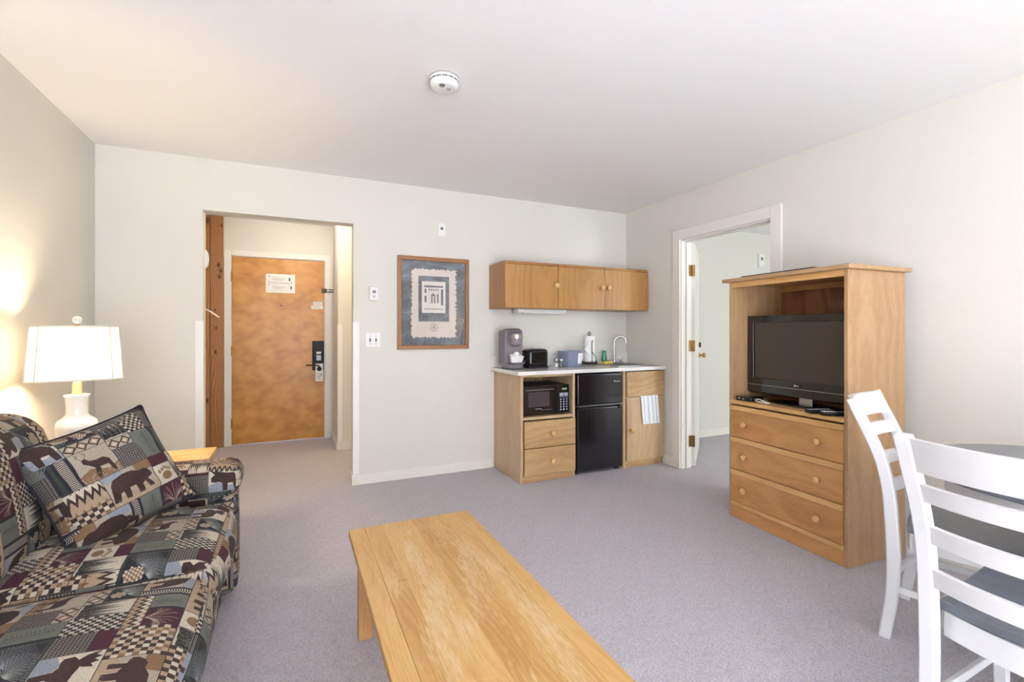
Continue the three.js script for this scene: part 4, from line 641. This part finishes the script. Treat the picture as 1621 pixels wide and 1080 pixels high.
// local: +z is the front, x runs along the front (local -x = towards the doorway), back at z = -0.49
{
  const W = 0.772, D = 0.47, hw = W / 2, top = 1.552, t = 0.02;
  for (const s of [-1, 1]) mesh('side_panel', wext(s < 0 ? -hw : hw - t, s < 0 ? -hw + t : hw, 0, top, -D, 0), M.armSide, A);
  mesh('top_board', wext(-hw - 0.03, hw + 0.03, top, top + 0.024, -D - 0.008, 0.035, 'x', 0.005), M.armSide, A);
  mesh('top_rail', wext(-hw + t, hw - t, top - 0.035, top, -0.02, -0.002, 'x'), M.amberLight, A);
  mesh('ceiling_board', wext(-hw + t, hw - t, top - 0.014, top, -D + 0.012, -0.021, 'x'), M.amber, A); mesh('back_rail', wext(-hw + t, hw - t, top - 0.05, top - 0.015, -D + 0.012, -D + 0.03, 'x'), M.amber, A);
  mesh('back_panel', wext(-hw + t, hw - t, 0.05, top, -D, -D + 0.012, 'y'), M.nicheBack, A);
  mesh('tv_shelf', wext(-hw + t, hw - t, 0.752, 0.776, -D + 0.012, 0.012, 'x', 0.004), M.amberLight, A);
  mesh('plinth', wext(-hw + t, hw - t, 0.001, 0.088, -0.02, -0.001, 'x'), M.amber, A); mesh('plinth_strip', wext(-hw + t, hw - t, 0.088, 0.112, -0.02, 0.012, 'x', 0.003), M.amberLight, A);
  for (const [y0, y1] of [[0.114, 0.322], [0.326, 0.534], [0.538, 0.742]]) {
    const d = mesh('drawer', wext(-hw + t + 0.002, hw - t - 0.002, y0, y1 - 0.032, -0.02, 0.006, 'x'), M.amber, A);
    mesh('drawer_lip', wext(-hw + t + 0.002, hw - t - 0.002, y1 - 0.032, y1, -0.02, 0.014, 'x', 0.004), M.amberLight, d);
    for (const x of [-0.25, 0.235]) knob(d, x, (y0 + y1) / 2 - 0.012, 0.006, [0, 0, 1], 1.15);
    mesh('drawer_box', ext(-hw + t + 0.012, hw - t - 0.012, y0 + 0.012, y1 - 0.05, -D + 0.05, -0.021), M.paleOak, d);
  }
}
const aPoint = (x, y, z) => new THREE.Vector3(x, y, z).applyAxisAngle(new THREE.Vector3(0, 1, 0), AF.turn).add(new THREE.Vector3(AF.x, 0, AF.z)).toArray();
{
  const tv = thing('television', 'black flat screen television on its stand in the armoire', 'television', aPoint(0.0, 0.777, -0.17), AF.turn);
  const w = 0.716, h = 0.495, y = 0.055;
  const bez = new THREE.Shape([[-w / 2, 0], [w / 2, 0], [w / 2, h], [-w / 2, h]].map((p) => new THREE.Vector2(...p))); bez.holes.push(new THREE.Path([[-w / 2 + 0.04, 0.088], [-w / 2 + 0.04, h - 0.037], [w / 2 - 0.04, h - 0.037], [w / 2 - 0.04, 0.088]].map((p) => new THREE.Vector2(...p))));
  mesh('bezel', new THREE.ExtrudeGeometry(bez, { depth: 0.03, bevelEnabled: true, bevelSize: 0.004, bevelThickness: 0.004, bevelSegments: 3 }), M.black, tv, [0, y, 0]);
  mesh('rear_shell', rb(w - 0.06, h - 0.06, 0.06, 0.02, 3), M.blackMatte, tv, [0, y + h / 2, -0.036]);
  mesh('screen', new THREE.BoxGeometry(w - 0.078, h - 0.123, 0.004), M.screen, tv, [0, y + (h - 0.037 + 0.088) / 2, 0.02]);
  mesh('silver_line', rb(w - 0.004, 0.003, 0.004, 0.001), M.steel, tv, [0, y + 0.047, 0.035]);
  const lg = canvasTex(192, 64, (x, W, Hh) => { x.fillStyle = '#0b0b0e'; x.fillRect(0, 0, W, Hh); x.fillStyle = '#e9e9ec'; x.beginPath(); x.arc(38, 32, 26, 0, 7); x.fill(); x.strokeStyle = '#0b0b0e'; x.lineWidth = 4; x.beginPath(); x.arc(38, 32, 19, 0.05, 4.9); x.stroke(); x.beginPath(); x.moveTo(38, 20); x.lineTo(38, 40); x.lineTo(46, 40); x.stroke(); x.fillStyle = '#e9e9ec'; x.font = 'bold 48px sans-serif'; x.fillText('LG', 76, 50); });
  mesh('logo', faceUV(rb(0.05, 0.0165, 0.001, 0.0003)), std({ map: lg, roughness: 0.4 }), tv, [0, y + 0.066, 0.0348]);
  mesh('neck', rb(0.09, 0.07, 0.05, 0.01), M.steel, tv, [0.02, 0.04, -0.03]); mesh('stand_base', lathe([[0, 0], [0.2, 0], [0.2, 0.006], [0.17, 0.012], [0, 0.014]], 48).scale(1.25, 1, 0.5), M.black, tv, [0.02, 0.001, -0.01]);
  const cb = thing('cable_box', 'small dark blue-black set-top box beside the television stand', 'set-top box', aPoint(-0.285, 0.777, -0.068), AF.turn + 0.1);
  mesh('case', rb(0.11, 0.028, 0.12, 0.004), M.black, cb, [0, 0.0145, 0]); mesh('indicator', rb(0.014, 0.006, 0.002, 0.0005), M.plastic, cb, [-0.03, 0.016, 0.0605]); mesh('indicator', rb(0.01, 0.005, 0.002, 0.0005), M.plastic, cb, [0.0, 0.014, 0.0605]);
  mesh('cable', tube([[0.052, 0.015, 0.01], [0.1, 0.02, 0.035], [0.13, 0.012, 0.038], [0.15, 0.006, 0.036], [0.165, 0.005, 0.034]], 0.004, 50), M.plastic, cb); mesh('cable', tube([[0.052, 0.012, 0.02], [0.1, 0.008, 0.05], [0.13, 0.006, 0.052], [0.15, 0.005, 0.05], [0.17, 0.005, 0.048]], 0.0035, 50), M.plastic, cb);
  [[0.215, -0.03, 1.25, 'black remote control with blue-grey buttons on armoire shelf'], [0.3, -0.03, 1.05, 'black remote control with light label at armoire shelf edge']].forEach(([x, z, a, lab], i) => {
    const r = thing('remote_control', lab, 'remote', aPoint(x, 0.777, z), AF.turn + a); mesh('case', smoothed(rb(0.15, 0.02, 0.045, 0.008, 3)), M.blackMatte, r, [0, 0.0105, 0]);
    for (let k = 0; k < 8; k++) for (let q = -1; q <= 1; q++) mesh('button', rb(0.009, 0.003, 0.008, 0.001), i ? (k < 4 ? M.plastic : M.grey) : M.bin, r, [-0.06 + k * 0.0165, 0.0212, q * 0.0125]);
  });
  solo('flat_tray', rb(0.5, 0.016, 0.3, 0.004), M.blackMatte, 'thin flat black panel lying on top of the armoire', 'panel', aPoint(-0.08, 1.5845, -0.19), [0, AF.turn, 0]);
}

// ───────────────────────── coffee table ─────────────────────────
{
  const x0 = 0.208, x1 = 0.718, z0 = -2.012, L = 1.22, top = 0.42, th = 0.026, t = thing('coffee_table', 'worn honey maple coffee table in front of the sofa', 'coffee table', [0, 0, 0]);
  for (let i = 0; i < 8; i++) {
    const a = x0 + STAVES[i], b = x0 + STAVES[i + 1] - 0.0001, g = ext(a, b, top - th, top, z0, z0 + L, i === 0 || i === 7 ? 0.003 : 0.0003), p = g.attributes.position, uv = g.attributes.uv;
    for (let k = 0; k < p.count; k++) uv.setXY(k, (p.getZ(k) - z0) / L, (p.getX(k) - x0 + (top - p.getY(k)) * 0.5) / 0.512);
    mesh('stave', g, M.tableTop, t);
  }
  for (const [x, z] of [[x0 + 0.03, z0 + 0.03], [x1 - 0.086, z0 + 0.03], [x0 + 0.03, z0 + L - 0.07], [x1 - 0.086, z0 + L - 0.07]]) mesh('leg', wext(x, x + 0.056, 0, top - th, z, z + 0.042, 'y', 0.004), M.amber, t);
  for (const z of [z0 + 0.05, z0 + L - 0.07]) mesh('apron', wext(x0 + 0.09, x1 - 0.09, top - th - 0.06, top - th, z, z + 0.02, 'x'), M.amber, t);
  mesh('stretcher', wext((x0 + x1) / 2 - 0.03, (x0 + x1) / 2 + 0.03, top - th - 0.05, top - th, z0 + 0.07, z0 + L - 0.07, 'z'), M.amber, t);
}
// ───────────────────────── end table and lamp ─────────────────────────
{
  const x0 = -1.135, x1 = -0.4, z0 = -3.245, z1 = -2.72, top = 0.55, t = thing('end_table', 'honey pine end table between sofa arm and back wall', 'end table');
  for (let i = 0; i < 4; i++) { const a = lerp(z0, z1, i / 4), b = lerp(z0, z1, (i + 1) / 4) - 0.0006; mesh('top_plank', wext(x0, x1, top - 0.024, top, a, b, 'x', 0.002), M.honey, t); }
  for (const x of [x0 + 0.03, x1 - 0.08]) for (const z of [z0 + 0.03, z1 - 0.075]) mesh('leg', wext(x, x + 0.05, 0, top - 0.024, z, z + 0.045, 'y', 0.004), M.honey, t);
  for (const z of [z0 + 0.04, z1 - 0.06]) mesh('apron', wext(x0 + 0.08, x1 - 0.08, top - 0.1, top - 0.024, z, z + 0.02, 'x'), M.honey, t); for (const x of [x0 + 0.045, x1 - 0.065]) mesh('apron', wext(x, x + 0.02, top - 0.1, top - 0.024, z0 + 0.075, z1 - 0.075, 'z'), M.honey, t);
}
function tableLamp(pos, turn, label, power) {
  const l = thing('table_lamp', label, 'lamp', pos, turn);
  mesh('vase', lathe([[0, 0], [0.062, 0], [0.07, 0.006], [0.066, 0.02], [0.07, 0.05], [0.085, 0.12], [0.098, 0.19], [0.1, 0.225], [0.09, 0.255], [0.065, 0.272], [0.052, 0.285], [0.05, 0.33], [0.054, 0.365], [0.06, 0.372], [0.058, 0.378], [0.05, 0.378], [0, 0.376]].map(([a, b]) => [a * 0.8, b]), 48), M.porcelain, l);
  mesh('neck', new THREE.CylinderGeometry(0.016, 0.018, 0.06, 20), M.paleBrass, l, [0, 0.405, 0]);
  mesh('harp', joined([tube([[0, 0.43, 0.0], [0.06, 0.47, 0], [0.065, 0.6, 0], [0.02, 0.695, 0], [0, 0.7, 0]], 0.003, 30, 6), tube([[0, 0.43, 0.0], [-0.06, 0.47, 0], [-0.065, 0.6, 0], [-0.02, 0.695, 0], [0, 0.7, 0]], 0.003, 30, 6)]), M.brass, l);
  const y0 = 0.452, y1 = 0.7, oct = (w, d, b) => [[w - b, d], [w, d - b], [w, -d + b], [w - b, -d], [-w + b, -d], [-w, -d + b], [-w, d - b], [-w + b, d]];
  const lo = oct(0.168, 0.12, 0.036), hi = oct(0.152, 0.104, 0.032), quad = (a, b) => { const g = new THREE.BufferGeometry(); g.setAttribute('position', new THREE.Float32BufferAttribute([lo[a][0], y0, lo[a][1], lo[b][0], y0, lo[b][1], hi[b][0], y1, hi[b][1], lo[a][0], y0, lo[a][1], hi[b][0], y1, hi[b][1], hi[a][0], y1, hi[a][1]], 3)); g.computeVertexNormals(); return g; };
  const sh = mesh('shade', mergeGeometries([0, 1, 2, 3, 4, 5, 6, 7].map((i) => quad(i, (i + 1) % 8))), M.shade, l);
  const rim = (pts, y) => joined(pts.map((p, i) => { const q = pts[(i + 1) % 8]; return new THREE.TubeGeometry(new THREE.LineCurve3(new THREE.Vector3(p[0], y, p[1]), new THREE.Vector3(q[0], y, q[1])), 1, 0.0045, 8); }));
  mesh('shade_trim', rim(lo, y0), M.shadeTrim, sh); mesh('shade_trim', rim(hi, y1), M.shadeTrim, sh); lo.forEach((p, i) => mesh('shade_seam', new THREE.TubeGeometry(new THREE.LineCurve3(new THREE.Vector3(p[0], y0, p[1]), new THREE.Vector3(hi[i][0], y1, hi[i][1])), 1, 0.0028, 6), M.shadeTrim, sh));
  mesh('finial', new THREE.SphereGeometry(0.018, 24, 16), M.crystal, l, [0, 0.732, 0]); mesh('finial_base', new THREE.CylinderGeometry(0.008, 0.012, 0.014, 16), M.brass, l, [0, 0.706, 0]);
  mesh('bulb', new THREE.SphereGeometry(0.028, 20, 14), M.bulb, l, [0, 0.555, 0]);
  const pl = new THREE.PointLight(LAMP_COLOR, power, 0, 2); pl.position.set(0, 0.555, 0); pl.castShadow = true; pl.shadow.radius = 2.6; pl.shadow.mapSize.set(1024, 1024); l.add(pl);
  return l;
}
tableLamp([-0.925, 0.5505, -2.9], 0.25, 'lit white porcelain table lamp with cut-corner shade on end table', LAMP_POWER);
// the second lamp that the picture glass mirrors, at the other side of the room
{
  const t = thing('side_table', 'tall honey pine side table beside the right wall', 'side table', [2.87, 0, 0.5]);
  mesh('top', wb(0.46, 0.024, 0.46, 'x'), M.honey, t, [0, 0.808, 0]); for (const x of [-0.19, 0.19]) for (const z of [-0.19, 0.19]) mesh('leg', wb(0.045, 0.796, 0.045), M.honey, t, [x, 0.398, z]);
  tableLamp([2.87, 0.8205, 0.5], 0.1, 'lit white porcelain table lamp on the tall side table', LAMP_POWER * 0.6);
}

// ───────────────────────── sofa ─────────────────────────
const fab = (g, grain = 'y', ou = R(0, 1), ov = R(0, 1)) => boxUV(g, grain, ou, ov);
{
  const s = thing('sofa', 'three-seat sofa in wildlife patchwork fabric along the left wall', 'sofa');
  const at = (name, w, h, d, r, c, cr, grain = 'z', n = 18) => mesh(name, fab(puff(w, h, d, r, cr, n).translate(...c), grain), M.fabric, s);
  // base with front panel
  at('base', 0.8, 0.27, 2.02, 0.02, [-0.68, 0.165, -1.435], [0.008, 0, 0]);
  for (let i = 0; i < 3; i++) { const z = -2.09 + i * 0.66; const c = at('seat_cushion', 0.7, 0.19, 0.652, 0.075, [-0.58, 0.39, z], [0.03, 0.03, 0.006], 'z', 24); mesh('piping', tube([[-0.27, 0.45, z - 0.27], [-0.242, 0.42, z - 0.29], [-0.236, 0.42, z], [-0.242, 0.42, z + 0.29], [-0.27, 0.45, z + 0.27]], 0.004, 50, 6), M.piping, c); }
  for (let i = 0; i < 3; i++) { const z = -2.1 + i * 0.665; const g = puff(0.26, 0.52, 0.655, 0.11, [0.03, 0.02, 0.0], 20); g.rotateZ(0.17); g.translate(-0.94, 0.66, z); mesh('back_cushion', fab(g, 'y'), M.fabric, s); }
  at('back_frame', 0.12, 0.6, 2.2, 0.05, [-1.095, 0.4, -1.435], [0, 0, 0]);
  for (const [z, f] of [[-2.535, -1], [-0.335, 1]]) { const arm = at('arm', 0.86, 0.5, 0.17, 0.05, [-0.655, 0.28, z], [0, 0, 0], 'x'); mesh('arm_roll', fab(puff(0.9, 0.14, 0.25, 0.06, [0, 0.012, 0], 18).translate(-0.66, 0.553, z + f * 0.008), 'x'), M.fabric, arm); }
}
{ // throw pillow
  const n = 28, w = 0.43, th = 0.095, pos = [], idx = [];
  for (const side of [1, -1]) { const o = pos.length / 3; for (let j = 0; j <= n; j++) for (let i = 0; i <= n; i++) { const u = i / n * 2 - 1, v = j / n * 2 - 1, px = u * (1 - 0.07 * (1 - v * v)), py = v * (1 - 0.07 * (1 - u * u)), k = Math.pow(Math.max(0, (1 - Math.pow(Math.abs(u), 2.6)) * (1 - Math.pow(Math.abs(v), 2.6))), 0.55); pos.push(px * w / 2, py * w / 2, side * (th * k + 0.012 * noise2(u * 2, v * 2 + side) * k)); } for (let j = 0; j < n; j++) for (let i = 0; i < n; i++) { const a = o + j * (n + 1) + i, b = a + 1, c = a + n + 1, d = c + 1; side > 0 ? idx.push(a, b, c, b, d, c) : idx.push(a, c, b, b, c, d); } }
  const g = new THREE.BufferGeometry(); g.setAttribute('position', new THREE.Float32BufferAttribute(pos, 3)); g.setIndex(idx);
  const m = mergeVertices(g, 1e-6); m.computeVertexNormals();
  const uvd = boxUV(m, 'x', 0.31, 0.12);
  const p = thing('throw_pillow', 'square patchwork throw pillow leaning in the sofa corner', 'pillow', [-0.605, 0.69, -2.2]);
  p.rotation.set(0, 0, 0); p.quaternion.setFromRotationMatrix(new THREE.Matrix4().lookAt(new THREE.Vector3(0.6, 0.5, 0.75), new THREE.Vector3(), new THREE.Vector3(0, 1, 0))); p.rotateZ(0.26);
  mesh('cover', uvd, M.fabric, p);
  const e = []; for (let k = 0; k < 64; k++) { const q = k / 16, sd = Math.floor(q), f = (q - sd) * 2 - 1, b = 1 - 0.07 * (1 - f * f); e.push([[f, -b], [b, f], [-f, b], [-b, -f]][sd].map((c) => c * w / 2).concat(0)); }
  mesh('piping', tube(e, 0.005, 180, 6, true), M.piping, p);
}

// ───────────────────────── dining table and chairs ─────────────────────────
{
  const t = thing('dining_table', 'round dining table with grey top and white apron', 'dining table', [2.45, 0, -0.555]), r = 0.506;
  const top = lathe([[0, 0.715], [r - 0.006, 0.715], [r, 0.721], [r, 0.734], [r - 0.006, 0.74], [0, 0.74]], 96);
  mesh('table_top', boxUV(top, 'x', 0.3, 0.2), M.greyWood, t);
  mesh('apron', lathe([[0.4, 0.63], [0.42, 0.63], [0.42, 0.714], [0.4, 0.714], [0.4, 0.63]], 72), M.white, t);
  mesh('pedestal', lathe([[0.05, 0.12], [0.075, 0.14], [0.085, 0.22], [0.06, 0.32], [0.045, 0.42], [0.06, 0.55], [0.09, 0.62], [0.11, 0.7], [0, 0.714]], 40), M.white, t);
  for (let k = 0; k < 4; k++) { const a = k * Math.PI / 2 + 1.385, g = tube([[0.03, 0.17, 0], [0.16, 0.15, 0], [0.27, 0.07, 0], [0.34, 0.03, 0]], 0.03, 30, 10); mesh('foot', g, M.white, t, [0, 0, 0], [0, a, 0]); }
}
function chair(pos, turn, label) {   // local +z = the way the sitter faces
  const c = thing('dining_chair', label, 'chair', pos, turn, 'white ladder-back dining chairs');
  for (const s of [-1, 1]) mesh('back_post', sweepRect([[s * 0.205, 0, -0.276], [s * 0.204, 0.2, -0.25], [s * 0.203, 0.45, -0.252], [s * 0.203, 0.68, -0.28], [s * 0.204, 0.945, -0.386]], () => 0.0185, (t) => 0.022 - 0.004 * Math.abs(t - 0.45) * 2), M.white, c);
  const postZ = (y) => y < 0.68 ? lerp(-0.252, -0.28, (y - 0.45) / 0.23) : lerp(-0.28, -0.386, (y - 0.68) / 0.265);
  const rail = (y0, y1, th, bow) => {
    const n = 24, g = new THREE.BoxGeometry(0.38, y1 - y0, th, n, 3, 1), p = g.attributes.position;
    for (let i = 0; i < p.count; i++) { const x = p.getX(i), k = 1 - (x / 0.19) ** 2, y = p.getY(i) + (y0 + y1) / 2; p.setZ(i, p.getZ(i) + postZ(y) - bow * k); p.setY(i, y); }
    g.computeVertexNormals(); return g;
  };
  mesh('top_rail', rail(0.85, 0.943, 0.02, 0.04), M.white, c);
  for (const y of [0.765, 0.643, 0.52]) mesh('slat', rail(y, y + 0.05, 0.018, 0.04), M.white, c);
  // seat: rounded trapezoid
  const sh = new THREE.Shape(); sh.moveTo(-0.195, 0.2); sh.quadraticCurveTo(0, 0.235, 0.195, 0.2); sh.lineTo(0.225, -0.17); sh.quadraticCurveTo(0.228, -0.225, 0.17, -0.228); sh.quadraticCurveTo(0, -0.24, -0.17, -0.228); sh.quadraticCurveTo(-0.228, -0.225, -0.225, -0.17); sh.closePath();
  const sg = new THREE.ExtrudeGeometry(sh, { depth: 0.018, bevelEnabled: true, bevelSize: 0.006, bevelThickness: 0.005, bevelSegments: 3, curveSegments: 16 }); sg.rotateX(-Math.PI / 2); sg.translate(0, 0.44, 0.0);
  sg.scale(1, 1, 1); mesh('seat', boxUV(sg, 'x', R(0, 1), R(0, 1)), M.greyWood, c, [0, 0, 0]);
  const bow = (w, h, th, k) => { const g = new THREE.BoxGeometry(w, h, th, 20, 1, 1), p = g.attributes.position; for (let i = 0; i < p.count; i++) p.setZ(i, p.getZ(i) - k * (1 - (p.getX(i) / (w / 2)) ** 2)); g.computeVertexNormals(); return g; };
  mesh('apron', bow(0.38, 0.07, 0.018, 0.03), M.white, c, [0, 0.399, -0.19]); mesh('apron', rb(0.37, 0.06, 0.018, 0.002), M.white, c, [0, 0.404, 0.19]); for (const s of [-1, 1]) mesh('apron', rb(0.018, 0.06, 0.37, 0.002), M.white, c, [s * 0.198, 0.404, 0.0], [0, s * 0.03, 0]);
  for (const s of [-1, 1]) { const g = rb(0.038, 0.434, 0.038, 0.004); const p = g.attributes.position; for (let i = 0; i < p.count; i++) { const k = clamp((0.217 - p.getY(i)) / 0.434, 0, 1); p.setX(i, p.getX(i) * (1 - 0.25 * k)); p.setZ(i, p.getZ(i) * (1 - 0.25 * k)); } mesh('front_leg', g, M.white, c, [s * 0.193, 0.217, 0.185]); }
  for (const s of [-1, 1]) mesh('stretcher', rb(0.016, 0.026, 0.42, 0.004), M.white, c, [s * 0.198, 0.2, -0.03]); mesh('stretcher', bow(0.39, 0.026, 0.016, 0.03), M.white, c, [0, 0.2, -0.235]);
  return c;
}
chair([2.44, 0, -0.876], 0.284, 'white ladder-back dining chair with its back to the armoire');
chair([1.88, 0, -0.505], Math.PI / 2 + 0.02, 'white ladder-back dining chair facing the right wall across table');

renderer.render(scene, camera);
